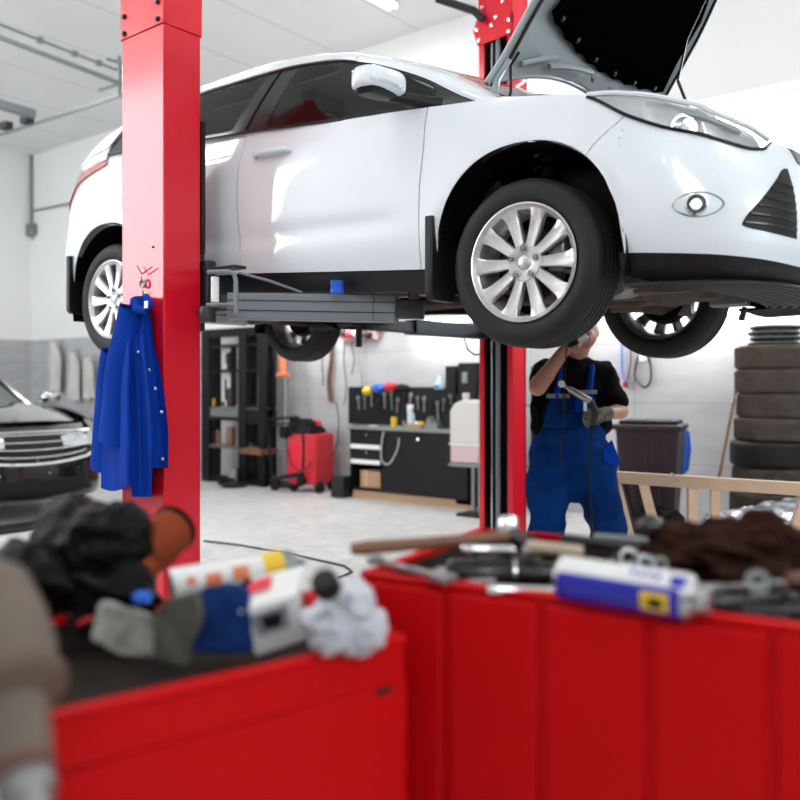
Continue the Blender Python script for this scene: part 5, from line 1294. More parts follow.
# ------------------------------------------------------------------ tyre stack with wheel covers
def tyre(px_l, py_t, py_b, R_, label, m='tyre_old', Z0=7.62, tread=1, dz=0):
    pass
cT = W(774,450,7.42)
def put_tyre(k, z, dx, R_, Wd, m, lab, tread=True):
    e = empty('tyre', (cT.x+dx*.7854, cT.y+dx*.619, z), k*1.3, lab, 'tyre', 'stacked used tyres')
    prof = [(r, h-Wd/2) for r,h in tyre_mesh(R_,Wd,R_*.64, tread)]
    prof.append((R_*.60, Wd/2-.03)); prof.insert(0,(R_*.60,-Wd/2+.03))
    o = MB().lathe(prof,64).build('casing',m,e,loc=(0,0,0),smooth=50)
    if tread:
        b = MB()
        n_ = 56
        for j in range(n_):
            a = 2*PI*j/n_
            for (h0,h1,sk) in ((-.42,-.16,.03),(-.13,.13,-.03),(.16,.42,.03)):
                q = []
                for hh,aa in ((h0,a),(h1,a+sk)):
                    for da in (-.013,.013): q.append(((R_+.004)*math.cos(aa+da),(R_+.004)*math.sin(aa+da),hh*Wd))
                q2 = [(x*.985,y*.985,z_) for x,y,z_ in q]
                b.add(q+q2,[(0,1,3,2),(0,4,5,1),(2,3,7,6),(0,2,6,4),(1,5,7,3)])
        b.build('tread_blocks',m,o,smooth=0,loc=(0,0,0))
    return e
zs = 0.0; labs = ['bottom tyre of the stack, dark and in shadow by the wall','second tyre from the bottom of the stack, mostly behind wood','third tyre from the bottom, partly behind the wooden beam','fourth tyre from the bottom, just above the wooden beam','smooth worn dark tyre in the middle of the stack','fourth tyre from the top, narrower brown tread','third tyre from the top of the stack','second tyre from the top of the stack','topmost tyre of the stack, under the wheel covers']
hts = [(.215,.345,.02),(.215,.340,.0),(.205,.340,-.02),(.205,.340,.0),(.215,.345,-.02),(.19,.325,.0),(.20,.315,.01),(.20,.320,.0),(.195,.320,.0)]
zt_ = onY(774,346,cT.y).z; tot = sum(h_ for h_,_,_ in hts[1:]); sc_ = zt_/tot
hts = hts[1:]; labs = labs[1:]; labs[0] = 'bottom tyre of the stack, dark and mostly hidden by wood'
z = 0
for k,(h_,R_,dx) in enumerate(hts):
    hh = h_*sc_; put_tyre(k, z+hh/2, dx, R_, hh*.985, 'tyre' if k in (0,3) else 'tyre_old', labs[k], k != 3); z += hh
tags = ['lowest','second','third','topmost']
for k in range(4):
    zc_ = zt_+.018+.046*k; e = empty('wheel_cover', (cT.x+.02*(k%2), cT.y, zc_), .4*k, tags[k]+' of the four dark wheel covers stacked on top of the tyres', 'wheel cover', 'wheel covers on the tyre stack')
    b = MB().lathe([(.205,-.016),(.215,-.006),(.215,.012),(.20,.018),(.185,.012),(.185,-.010),(.205,-.016)],48); 
    for j in range(9):
        a = 2*PI*j/9; b.box(.05,.19,-.022,.022,-.004,.008,Matrix.Rotation(a,4,'Z'))
    b.lathe([(.001,.016),(.05,.014),(.06,.0),(.001,-.006)],24); b.build('cover_disc','darksteel',e,loc=(0,0,0),smooth=40)
    MB().lathe([(.2155,.002),(.218,.006),(.2155,.010)],48).build('bright_edge','galv',e,loc=(0,0,0))
    for j in range(6): 
        a = 2*PI*j/6+.2*k; MB().box(.10,.17,-.012,.012,.008,.013,Matrix.Rotation(a,4,'Z')).build('silver_clip','steel',e,loc=(0,0,0))
# ------------------------------------------------------------------ bin, blue hose, cables, broom stick
bn = empty('wheelie_bin', tuple(W(652,500,7.25)), 0, 'dark brown plastic wheeled bin standing against the tiled wall', 'bin'); bc = W(651,450,7.25); bn.location = (bc.x,bc.y,0)
T_ = Matrix.Translation((bc.x,bc.y,0)) @ Matrix.Rotation(math.radians(14),4,'Z')
b = MB(); b.grid([[T_ @ Vector((sx*lerp(.20,.255,t),sy*lerp(.19,.25,t),lerp(.06,1.0,t))) for sx,sy in ((-1,-1),(1,-1),(1,1),(-1,1))] for t in (0,.3,.7,1)],True); b.grid([[T_ @ Vector((sx*.2,sy*.19,.06)) for sx,sy in ((-1,-1),(1,-1))],[T_ @ Vector((sx*.2,sy*.19,.06)) for sx,sy in ((-1,1),(1,1))]]); b.build('bin_body','binbrown',bn,bevel=.01,smooth=30)
M['binbrown'] = mat('dark brown plastic', (.030,.018,.022), .45)
b = MB(); b.box(-.28,.28,-.275,.275,.985,1.03,T_); b.build('bin_rim','binbrown',bn,bevel=.012)
b = MB(); b.box(-.235,.235,-.20,.24,1.03,1.065,T_); b.build('bin_lid','darksteel',bn,bevel=.012)
for x in (-.1,.0,.1): MB().box(x-.008,x+.008,-.245,-.22,.2,.95,T_).build('bin_rib','binbrown',bn)
for x in (-.22,.22): wheelz(T_ @ Vector((x,.24,.10)), .10, bn, 'rubber', .05, (T_.to_3x3() @ Vector((1,0,0))))
b = MB(); b.tube([W(680,427,7.55),W(684,434,7.55),W(685,450,7.55),W(683,468,7.55),W(679,474,7.55)],[.03,.05,.055,.05,.03],12); tag(b.build('blue_bag','blue_plastic'),'bright blue plastic bag hanging behind the right side of the bin','bag')
for pts,m_,lab in (([(622,344),(622,360),(623,375),(626,382)],'blue_plastic','leftmost thin cord hanging on the wall, right of the person'),([(630,344),(631,360),(629,374),(628,381)],'rust2','second thin cord hanging on the wall, ending in clips'),
    ([(642,346),(637,362),(635,376),(639,384),(645,387),(650,382),(651,370),(648,356),(642,346)],'darksteel','dark cable hung in a loop on the tiled wall')):
    q = catmull([tuple(onY(x,y,8.26)) for x,y in pts],5); o = MB().tube(q,.011,6).build('jumper_cable',m_); tag(o,lab,'cable')
    if len(pts)==4:
        for dx in (-1.0,1.0): MB().box(-.018,.018,-.02,.02,-.06,.0,Matrix.Translation(onY(pts[-1][0]+dx,pts[-1][1],8.25))).build('clamp','red' if dx<0 else 'galv',o,bevel=.004)
MB2 = MB().box(-.03,.03,-.03,.03,-.05,.05,Matrix.Translation(onY(643,356,8.25))); tag(MB2.build('wall_hook','white'),'small white hook block holding the looped cable','hook')
bs = MB(); bs.tube([W(737,385,7.5),W(719,478,7.0),W(706,546,6.66)],.014,8); br = tag(bs.build('broom_stick','wood_dark'),'reddish brown stick leaning on the wall beside the tyre stack','stick')
MB().tube([W(735,396,7.44),W(733.6,402,7.41)],.017,8).build('tape','white',br)
# ------------------------------------------------------------------ wooden trestle
ts = empty('wooden_trestle', tuple(W(700,540,5.0)), 0, 'pale timber trestle frame standing in front of bin and tyres', 'trestle'); ts.location.z = 0
def plank(a, b, wdt, thk, name='plank', m='wood', par=ts, up=(0,0,1)):
    a, b = Vector(a), Vector(b); z = (b-a); A_ = frame(a,z,up if abs(z.normalized().dot(Vector(up)))<.95 else (1,0,0)); return MB().box(-wdt/2,wdt/2,-thk/2,thk/2,0,z.length,A_).build(name,m,par,bevel=.003)
ZL, ZR = 5.32, 4.72
A0, A1 = W(614,477,ZL), W(830,491.5,4.62); A1.z = A0.z = .785
plank(A0,A1,.072,.045,'top_beam')
Bk = Vector((.619,.7854,0))*0+Vector((0.3,.42,0)); 
plank(A0+Vector((.30,.40,-.055)),A1+Vector((.30,.40,-.055)),.05,.045,'rear_beam')
def leg(px_, py_b, par_t, dxb=0, zoff=0, wd=.055, name='leg', m='wood'):
    t_ = A0.lerp(A1,par_t); bt = Vector((t_.x+dxb*.7854, t_.y+dxb*.619, 0)); return plank(t_+Vector((0,0,-.036)),bt,wd,.04,name,m,up=(.785,.619,0))
leg(0,0,.395,.0); 
t_ = (A0+Vector((.3,.4,0))).lerp(A1+Vector((.3,.4,0)),.155); plank(t_+Vector((0,0,-.085)),Vector((t_.x,t_.y,0)),.055,.04,'leg',up=(.785,.619,0))
leg(0,0,.01,.19); t_ = A0+Vector((.06,.30,0)); plank(t_+Vector((0,0,-.036)),Vector((t_.x+.17,t_.y+.08,0)),.055,.04,'leg',up=(.785,.619,0))
t_ = A0.lerp(A1,.04)+Vector((0,.05,0)); plank(t_+Vector((0,0,-.04)),Vector((t_.x+.17,t_.y+.11,0)),.03,.03,'dark_gap_bar','rubber',up=(.785,.619,0))  # black bar put in for the dark gap between the legs
leg(0,0,.90,-.25)
ca = empty('c_clamp', tuple(W(672,478,5.05)), 0, 'small metal clamp on top of the trestle beam', 'clamp')
MB().tube([W(671,473,5.10),W(674,475,5.08),W(678,482,5.06)],.006,6).build('jaw','steel',ca)
# ------------------------------------------------------------------ clutter behind the trestle
def heap(px_, py_, Z_, rad, m, name, lab, cat, amp=.3, fr=3, seed=1, zc=None):
    c = W(px_,py_,Z_); 
    if zc is not None: c.z = zc
    return tag(MB().blob(c,rad,amp,fr,seed,40,24,None,-c.z+.0).build(name,m),lab,cat)
heap(655,520,6.3,(.26,.22,.24),'black_cloth','rubbish_sack','black rubbish sack on the floor behind the trestle, below the bin','sack',.25,3,4,.21)
heap(686,520,5.75,(.12,.11,.18),'rubber','rubbish_sack','smaller black sack beside the trestle leg','sack',.25,3,9,.17)
tag(MB().box(-.12,.12,-.10,.10,0,.14,Matrix.Translation(onz(662,600,.0))).build('white_tub','white',bevel=.02),'small white tub on the floor behind the trestle leg','tub')
rows = []
random.seed(2)
for i in range(31):
    row = []
    for j in range(41):
        u, v = j/40, i/30; px_ = lerp(706,830,u); zt2 = lerp(.36,.56,u**1.2)
        p = W(px_,500,lerp(5.75,6.6,v)); zz = zt2*(1-.9*(1-v)**2*.35)-.25*(max(0,.18-v)/.18)+.035*noise.fractal(Vector((u*9,v*5,3)),1,2,4)
        row.append(Vector((p.x,p.y,max(zz,.05))))
    rows.append(row)
M['foil'] = mat('silver sheeting', (.70,.73,.75), .22, metal=.7, bump=(8,.8,.02))
tag(MB().grid(rows).build('foil_sheet','foil',smooth=25,solid=.003),'crumpled silver foil sheet lying behind the trestle, in front of the tyres','sheet')
pb_ = W(770,520,6.25); tag(MB().box(-.35,.5,-.28,.28,0,.30,Matrix.Translation((pb_.x+.1,pb_.y,0))).build('black_crate','satin_black',bevel=.02),'black crate under the silver foil sheet','crate')

M['matblack'] = mat('dirty rubber mat', (.010,.008,.007), .8, spec=.2, var=(8,(.03,.022,.018),.5))
M['toolblack'] = mat('oily black tool', (.010,.009,.008), .25, spec=.5, var=(10,(.03,.022,.016),.5))
M['tan'] = mat('tan wood', (.45,.36,.26), .5)
M['canwhite'] = mat('can white', (.72,.72,.70), .25, coat=.4); M['canblue'] = mat('can blue', (.006,.012,.36), .25, coat=.4)
M['ragbrown'] = mat('greasy brown cloth', (.014,.006,.004), .95, spec=.05, var=(14,(.045,.018,.013),.6), bump=(30,.7,.006))
M['brushmetal'] = M['castmetal']
M['blackleather'] = mat('black leather', (.003,.003,.0035), .45, spec=.10, bump=(8,.4,.01))
M['orangecloth'] = mat('rusty orange leather', (.30,.055,.012), .8, spec=.2, var=(9,(.17,.03,.01),.5))
M['palegrey'] = mat('worn pale leather', (.42,.41,.37), .8, var=(18,(.10,.10,.085),.45)); M['greycanvas'] = mat('grey canvas', (.13,.125,.10), .9, var=(20,(.05,.05,.04),.6))
M['bluerag'] = mat('dark blue cloth', (.005,.022,.10), .9, spec=.1, bump=(20,.8,.006))
M['printgrey'] = mat('printed grey', (.38,.38,.42), .5, var=(40,(.10,.10,.13),.5))
M['bagwhite'] = mat('white plastic film', (.62,.64,.68), .35, coat=.3, var=(9,(.36,.38,.43),.4))
M['beige'] = mat('beige grimy plastic', (.17,.135,.11), .7, spec=.2, var=(5,(.12,.095,.077),.6)); M['beige2'] = mat('darker beige', (.12,.085,.065), .7, spec=.2)
# ------------------------------------------------------------------ red tool carts in the foreground
def C2(x, Z, z): return Vector((.7854*x-.619*Z, .619*x+.7854*Z, z))     # camera ground coordinates to world
def cart(label, A, u, v, L, D, zt, tray, panels=0, lock=False):
    o = C2(A[0],A[1],0); U = (C2(u[0],u[1],0)).normalized(); V = (C2(v[0],v[1],0)).normalized()
    e = empty('tool_cart', tuple(o+U*L/2+V*D/2), 0, label, 'tool cart')
    T = Matrix(((U.x,V.x,0,o.x),(U.y,V.y,0,o.y),(0,0,1,0),(0,0,0,1)))
    b = MB(); b.box(0,L,0,D,.14,zt-tray-.006,T); 
    for a in ((0,L,0,.012),(0,L,D-.012,D),(0,.012,.012,D-.012),(L-.012,L,.012,D-.012)): b.box(a[0],a[1],a[2],a[3],zt-tray-.006,zt,T)
    b.build('cart_body','red_cart',e,bevel=.004)
    r = MB(); 
    for a in ((-.004,L+.004,-.004,.016),(-.004,L+.004,D-.016,D+.004),(-.004,.016,.016,D-.016),(L-.016,L+.004,.016,D-.016)): r.box(a[0],a[1],a[2],a[3],zt-.006,zt+.006,T)
    r.build('rim','red_cart',e,bevel=.004)
    MB().box(.014,L-.014,.014,D-.014,zt-tray-.006,zt-tray,T).build('rubber_mat','matblack',e)
    if panels:
        for k in range(panels):
            pw_ = (L-.004)/panels; x0 = .002+k*pw_; MB().box(x0+.007,x0+pw_-.007,-.011,.0,.16,zt-.008,T).build('pressed_panel','red_cart',e,bevel=.005)
    lin = MB()
    for a in ((.0125,L-.0125,.0125,.015),(.0125,L-.0125,D-.015,D-.0125),(.0125,.015,.015,D-.015),(L-.015,L-.0125,.015,D-.015)): lin.box(a[0],a[1],a[2],a[3],zt-tray-.004,zt-.010,T)
    lin.build('tray_lining','matblack',e)
    if lock:
        MB().box(.03,.058,-.006,.0,zt-.075,zt-.064,T).build('keyhole','rubber',e,bevel=.003)
        for dz in (.092,.118): MB().lathe([(.001,.003),(.003,.002),(.004,0)],10,T @ frame((.045,0,zt-dz),(0,-1,0))).build('screw','rubber',e)
    for x in (.06,L-.06):
        for y in (.06,D-.06):
            w_ = MB().lathe([(.001,-.015),(.045,-.015),(.055,-.01),(.055,.01),(.045,.015),(.001,.015)],20,T @ frame((x,y,.055),(0,1,0))).build('wheel','rubber',e)
            MB().box(x-.02,x+.02,y-.02,y+.02,.09,.145,T).build('castor_fork','steel',e)
    return e, T
ZR_ = 1.03; ZL_ = .96
cartR, TR = cart('right red tool cart with ribbed front, piled with tools', (-.066,1.478), (.877,-.48), (.48,.877), .82, .52, ZR_, .05, 5)
cartL, TL = cart('left red tool cart with a keyhole, holding rags, bag and boxes', (.008,1.335), (-.80,-.60), (-.57,.82), .74, .46, ZL_, .06, 0, True)
def g(px, py, z): return onz(px, py, z)
def item(o, lab, cat, group=None): return tag(o, lab, cat, group)
FR = ZR_-.05                                        # tray floor of the right cart
def openwrench(name, a, b_, wd, m, lab, dz=0, ring=True):
    a, b_ = Vector(a), Vector(b_); d = (b_-a); L_ = d.length; A_ = frame(a,(0,0,1),d)
    mb = MB(); mb.box(.02,L_-.02,-wd*.32,wd*.32,-.004,.004,A_)
    mb.prism([(.03,-wd*.4),(.03,wd*.4),(.0,wd*.8),(-.025,wd*.75),(-.03,wd*.45),(-.008,wd*.28),(-.008,-wd*.28),(-.03,-wd*.45),(-.025,-wd*.75),(.0,-wd*.8)],-.006,.006,A_)
    mb.lathe([(wd*.45,-.006),(wd*.8,-.006),(wd*.8,.006),(wd*.45,.006),(wd*.45,-.006)],20,A_ @ Matrix.Translation((L_,0,0)))
    return item(mb.build(name,m,bevel=.0015),lab,'wrench')
# hammer with a long wooden handle
hm = empty('hammer', tuple(g(430,542,1.085)), 0, 'hammer with long dark wooden handle lying across the right cart corner', 'hammer')
h0, h1 = g(352,549,1.082), g(520,536,1.085); MB().tube([h0,h0.lerp(h1,.08),h0.lerp(h1,.4),h0.lerp(h1,.95)],[.010,.0125,.011,.0105],12).build('handle','wood_dark',hm,smooth=60)
A_ = frame(h0.lerp(h1,.97),(h1-h0).cross(Vector((0,0,1)))); MB().tube([A_ @ Vector((0,0,-.055)),A_ @ Vector((0,0,.06))],[.017,.013],8).build('head','darksteel',hm,bevel=.003)
openwrench('combination_wrench', g(440,577,1.048), g(376,556,1.055), .020, 'steel', 'silver combination wrench overhanging the left end of the right cart')
# dark cylinder (air grinder)
ag = empty('air_grinder', tuple(g(500,570,1.04)), 0, 'black cylindrical air tool lying beside the silver wrench on right cart', 'air tool')
a0, a1 = g(447,573,1.026), g(558,574,1.03); MB().tube([a0,a0.lerp(a1,.05),a0.lerp(a1,.55),a0.lerp(a1,.6),a0.lerp(a1,.66),a1],[.020,.025,.026,.020,.024,.022],20).build('barrel','toolblack',ag,smooth=50)
MB().tube([a0.lerp(a1,-.10),a0],[.010,.012],10).build('inlet','steel',ag)
q_ = a0.lerp(a1,.62); MB().lathe([(.025,-.004),(.028,-.002),(.028,.002),(.025,.004)],20,frame(q_,(a1-a0))).build('ring','chrome',ag)
def barrod(name, p0, p1, r, m, lab, cat='bar', z0=None, n=12):
    return item(MB().tube([Vector(p0),Vector(p0).lerp(Vector(p1),.04),Vector(p0).lerp(Vector(p1),.96),Vector(p1)],[r*.8,r,r,r*.8],n).build(name,m,smooth=50),lab,cat)
barrod('extension_bar', g(487,589,1.035), g(556,592,1.03), .008, 'chrome', 'bright chrome extension bar at the front rim of the right cart')
barrod('socket_bar', g(462,549,1.075), g(514,550,1.073), .008, 'chrome', 'short chrome bar lying behind the black air tool')
barrod('punch', g(522,551,1.072), g(538,552,1.07), .009, 'steel', 'short steel punch right of the chrome bar')
barrod('file_handle', g(526,546,1.08), g(583,552,1.075), .011, 'tan', 'tan wooden file handle lying above the blue and white can', 'file')
barrod('dark_rod', g(560,538,1.085), g(640,548,1.07), .009, 'darksteel', 'dark rod lying behind the tan handle on the right cart')
barrod('steel_rod', g(594,537,1.08), g(648,541,1.08), .007, 'galv', 'pale steel rod at the far side of the right cart')
barrod('pry_bar', g(500,541,1.07), g(570,560,1.05), .008, 'darksteel', 'dark pry bar crossing under the tan handle', 'pry bar')
# chrome valve and a dark knob standing up
vv = empty('chrome_fitting', tuple(g(507,526,1.08)), 0, 'round chrome fitting standing at the back of the right cart', 'fitting')
c = g(508,526,1.10); MB().lathe([(.001,-.02),(.018,-.02),(.018,.012),(.012,.02),(.001,.02)],16,frame(c,(0,0,1))).build('fitting_cap','chrome',vv); MB().tube([c+Vector((0,0,-.10)),c+Vector((0,0,-.02))],.012,10).build('stem','darksteel',vv)
kb = empty('dark_knob_tool', tuple(g(648,540,1.05)), 0, 'dark round headed tool standing up before the brown rag', 'tool')
c = g(650,527,1.10); MB().blob(c,(.026,.026,.022),.05,2,1).build('knob','toolblack',kb); MB().tube([c+Vector((-.005,0,-.11)),c],[.010,.012],10).build('stem','rusty',kb)
for k,(px_,py_,r_) in enumerate(((643,561,.013),(656,563,.013),(627,556,.016),(634,541,.012))):
    c = g(px_,py_,1.065-.0*k); item(MB().lathe([(r_*.6,-.018),(r_,-.018),(r_,.018),(r_*.62,.018),(r_*.6,-.018)],16,frame(c,(.3*(k%2)+.5,-.8,.1))).build('socket','chrome',smooth=40),('left of two chrome sockets below the knob tool','right of two chrome sockets below the knob tool','larger dull socket left of the chrome pair','small socket touching the dark rod')[k],'socket','loose sockets on the right cart')
item(MB().tube([g(615,552,1.06),g(628,548,1.062),g(640,543,1.07)],[.006,.009,.007],8).build('swivel_joint','steel'),'short steel swivel joint among the sockets','joint')
# blue and white spray can
def can(name, p0, p1, R_, label, mats, capm, yellow=None):
    e = empty(name, tuple((Vector(p0)+Vector(p1))/2), 0, label, 'spray can'); p0, p1 = Vector(p0), Vector(p1); L_ = (p1-p0).length
    A_ = frame(p0,(p1-p0),(0,0,1))
    MB().lathe([(.001,.006),(R_*.8,.003),(R_*.95,.0),(R_,.004)],36,A_).build('base_ring','steel',e)
    up = MB(); lo = MB()
    return e, A_, L_
e, A_, L_ = can('spray_can', g(561,577,1.066), g(694,598,1.060), .0335, 'blue and white spray can with yellow patch lying on the right cart', None, None)
R_ = .0335
MB().lathe([(R_,.004),(R_,L_-.012)],24,A_,a0=math.radians(-110),a1=math.radians(62)).build('white_half','canwhite',e,smooth=60)
MB().lathe([(R_,.004),(R_,L_-.012)],24,A_,a0=math.radians(62),a1=math.radians(250)).build('blue_half','canblue',e,smooth=60)
MB().lathe([(R_,L_-.012),(R_*.9,L_-.002),(R_*.62,L_+.004),(R_*.60,L_+.010),(R_*.56,L_+.022),(.008,L_+.026),(.001,L_+.026)],30,A_).build('silver_cap','steel',e)
for (z0,z1,a_,b_,m_,nm) in ((L_*.66,L_*.86,78,128,'yellow','yellow_patch'),(L_*.72,L_*.82,92,116,'rubber','black_mark')):
    MB().lathe([(R_+.0006+(.0006 if m_=='rubber' else 0),z0),(R_+.0006+(.0006 if m_=='rubber' else 0),z1)],10,A_,a0=math.radians(a_),a1=math.radians(b_)).build(nm,m_,e,smooth=60)
for k,(f,a_,b_) in enumerate(((.57,26,42),(.63,28,44),(.69,26,42),(.75,28,46),(.86,26,58))):
    MB().lathe([(R_+.0007,L_*f),(R_+.0007,L_*(f+(.035 if k<4 else .10)))],8,A_,a0=math.radians(a_),a1=math.radians(b_)).build('blue_letter_mark','canblue',e,smooth=60)
# brown greasy rag
rg_ = MB(); rg_.blob(g(722,560,1.06),(.13,.085,.062),.45,2.4,5,72,44); rg_.blob(g(760,556,1.07),(.085,.07,.06),.45,2.6,8,60,36); rg_.blob(g(682,565,1.04),(.06,.05,.04),.4,3,2,48,30)
item(rg_.build('brown_rag','ragbrown',smooth=180),'dark brown crumpled greasy rag heaped at the right of the right cart','rag')
c = g(737,571,1.095); item(MB().lathe([(.012+.0045*math.cos(k*PI/4),.0045*math.sin(k*PI/4)) for k in range(9)],24,frame(c-C2(0,.0,0)*0+Vector((.619*.07,-.7854*.07,-.0)),(.5,-.8,.35))).build('steel_ring','galv'),'pale steel ring lying against the brown rag','ring')
openwrench('ring_spanner', g(706,588,1.05), g(779,578,1.06), .016, 'steel', 'steel spanner lying right of the spray can nozzle')
openwrench('ring_spanner', g(730,600,1.03), g(790,595,1.03), .015, 'castmetal', 'duller spanner lying nearest the right front rim')
barrod('chisel', g(740,612,1.02), g(810,612,1.02), .012, 'darksteel', 'dark handle in the front right of the right cart tray', 'handle')
barrod('screwdriver', g(788,580,1.07), g(815,575,1.07), .010, 'rust2', 'reddish tool handle at the right edge of the picture', 'handle')
random.seed(21)
for k in range(70):                                    # loose small hardware across the tray
    x = random.uniform(.05,.76); y = random.uniform(.05,.46); p = TR @ Vector((x,y,FR+.012+.035*random.random())); a = random.uniform(0,PI); d = Vector((math.cos(a),math.sin(a),random.uniform(-.08,.08)))*random.uniform(.02,.075)
    o = MB().tube([p-d,p+d],random.uniform(.005,.011),8).build('loose_tool',random.choice(['darksteel','castmetal','toolblack','toolblack','darksteel','steel','rusty'])); item(o,'small loose metal tool in the clutter of the right cart tray','tool'); o['group'] = 'loose tools in the right cart tray'
# ---- left cart
FL_ = ZL_-.06
bg = MB(); 
bg.blob(g(88,562,1.03),(.13,.11,.115),.22,1.3,3,72,44); bg.blob(g(112,536,1.09),(.07,.08,.06),.22,1.4,5,48,30); bg.blob(g(35,580,1.02),(.085,.08,.07),.25,1.5,7,48,30); bg.blob(g(110,590,1.0),(.10,.07,.06),.25,1.6,9,48,30)
item(bg.build('black_bag','blackleather',smooth=180),'black crumpled leather bag heaped at the back of the left cart','bag')
# lined glove with orange cuff
gv = empty('orange_glove', tuple(g(170,560,1.03)), 0, 'dark orange glove cuff standing open beside the black bag', 'glove')
p0, p1 = g(146,562,1.04), W(192,532,1.66); A_ = frame(p0,(p1-p0)+Vector((0,0,.05))); 
A_ = A_ @ Matrix.Diagonal((1.25,1.25,1,1)); MB().lathe([(.032,0),(.040,.03),(.043,.06),(.045,.085),(.040,.088),(.037,.06),(.028,.0)],28,A_ @ Matrix.Diagonal((1,.75,1,1))).build('cuff','orangecloth',gv,smooth=60)
MB().lathe([(.041,.082),(.0475,.086),(.0475,.094),(.040,.094)],28,A_ @ Matrix.Diagonal((1,.75,1,1))).build('cuff_edge','black_cloth',gv)
MB().lathe([(.001,.03),(.034,.03)],20,A_ @ Matrix.Diagonal((1,.75,1,1))).build('lining','black_cloth',gv)
rgl = MB(); pc_ = p0+(p0-p1)*.2; seg(rgl,[p0,pc_],[.032,.036])
for k in range(4): d_ = (pc_-p1).normalized(); s_ = d_.cross(UP).normalized(); b0 = pc_+s_*(.024-.016*k); seg(rgl,[b0,b0+d_*.03-UP*.012,b0+d_*.05-UP*.035],[.011,.010,.009],8)
seg(rgl,[p0+d_.cross(UP)*.03,p0+d_.cross(UP)*.055+d_*.02],[.013,.011],8); remesh(rgl,'glove_hand','orangecloth',gv,.005,3)
# white spray can with yellow band
p0, p1 = g(170,585,1.03), g(283,566,1.045); e, A_, L_ = can('spray_can', p0, p1, .027, 'white spray can with a yellow band lying at the back of the left cart', None, None); R_ = .027
MB().lathe([(R_,.004),(R_,L_*.80)],36,A_).build('can_body','canwhite',e,smooth=60)
MB().lathe([(R_+.0004,L_*.80),(R_+.0004,L_*.985)],36,A_).build('yellow_band','yellow',e,smooth=60)
MB().lathe([(R_,L_*.985),(R_*.97,L_*1.06),(R_*.80,L_*1.10),(R_*.5,L_*1.12),(.006,L_*1.20),(.001,L_*1.2)],30,A_).build('grey_cap','galv',e)
for f0,f1,a_,b_,m_ in ((.28,.42,60,110,'orange'),(.52,.66,50,100,'orange'),(.60,.79,100,128,'rubber'),(.12,.2,60,90,'orange')): MB().lathe([(R_+.0007,L_*f0),(R_+.0007,L_*f1)],10,A_,a0=math.radians(a_),a1=math.radians(b_)).build('label_mark',m_,e,smooth=60)
# grey leather work glove / folded pouch
pw_ = MB()
q = [g(90,640,.975),g(100,592,1.05),g(148,615,1.03),g(192,588,1.07),g(188,650,.985),g(150,668,.95)]
sd_ = Vector((-.619*.05,.7854*.05,-.01))
def shell(mb, front, back):
    n = len(front); mb.add(front+back,[tuple(range(n)),tuple(range(2*n-1,n-1,-1))]+[(i,(i+1)%n,n+(i+1)%n,n+i) for i in range(n)])
def crumpled(name, pts, depth, m, lab, cat, amp=.006, cuts=5, seed=0, zd=-.01, sm=50):
    mb = MB(); back = [p+Vector((-.619*depth,.7854*depth,zd)) for p in pts]; shell(mb,list(pts),back)
    o = mb.build(name,m,smooth=sm,bevel=.006); 
    k = o.modifiers.new('sub','SUBSURF'); k.subdivision_type='SIMPLE'; k.levels = 4; k.render_levels = 4
    t = bpy.data.textures.new(name,'CLOUDS'); t.noise_scale = .04; k = o.modifiers.new('d','DISPLACE'); k.texture = t; k.strength = amp*1.8; k.texture_coords='LOCAL'
    o.data.shade_smooth(); return item(o,lab,cat)
crumpled('leather_pouch',[g(90,640,.985),g(99,600,1.04),g(150,614,1.03),g(152,660,.965),g(120,655,.97)],.035,'palegrey','pale worn grey leather pouch lying on the left cart mat','pouch')
crumpled('canvas_flap',[g(150,660,.96),g(150,612,1.03),g(166,600,1.05),g(198,587,1.07),g(200,610,1.04),g(183,668,.95)],.03,'greycanvas','dark grey canvas flap folded up beside the pale pouch','cloth')
crumpled('blue_rag',[g(190,655,.965),g(200,588,1.06),g(222,583,1.06),g(246,590,1.05),g(252,625,1.0),g(250,652,.965)],.05,'bluerag','dark blue rag bunched between the grey flap and white box','rag',.008)
item(MB().blob(g(143,598,1.01),(.02,.015,.012),.3,2,4).build('bottle_top','blue_plastic'),'small bright blue cap behind the pale pouch','cap')
# product box
bx_ = empty('product_box', tuple(g(275,650,.95)), 0, 'white cardboard box with a dark picture and red mark on left cart', 'box')
P_ = [g(256,657,.945),g(306,640,.955),g(297,596,1.03),g(240,612,1.02)]; dpt = Vector((-.619*.055,.7854*.055,.012)); b = MB(); shell(b,P_,[p+dpt for p in P_]); b.build('carton','canwhite',bx_,bevel=.002)
nrm = (P_[1]-P_[0]).cross(P_[3]-P_[0]).normalized(); nrm = nrm if nrm.dot(-FW) > 0 else -nrm
def onbox(u, v, o=.0012): return P_[0].lerp(P_[1],u).lerp(P_[3].lerp(P_[2],u),v)+nrm*o
MB().add([onbox(.15,.38),onbox(.75,.42),onbox(.80,.90),onbox(.12,.88)],[(0,1,2,3)]).build('printed_picture','printgrey',bx_,solid=.0006)
MB().add([onbox(.30,.50,.0026),onbox(.60,.50,.0026),onbox(.66,.78,.0026),onbox(.28,.80,.0026)],[(0,1,2,3)]).build('dark_print','rubber',bx_,solid=.0006)
t0 = [P_[3]+Vector((0,0,.002)),P_[2]+Vector((0,0,.002)),P_[2]+dpt*1.9+Vector((0,0,.004)),P_[3]+dpt*1.9+Vector((0,0,.004))]; b = MB(); shell(b,t0,[p+Vector((0,0,-.004)) for p in t0]); b.build('open_flap','canwhite',bx_)
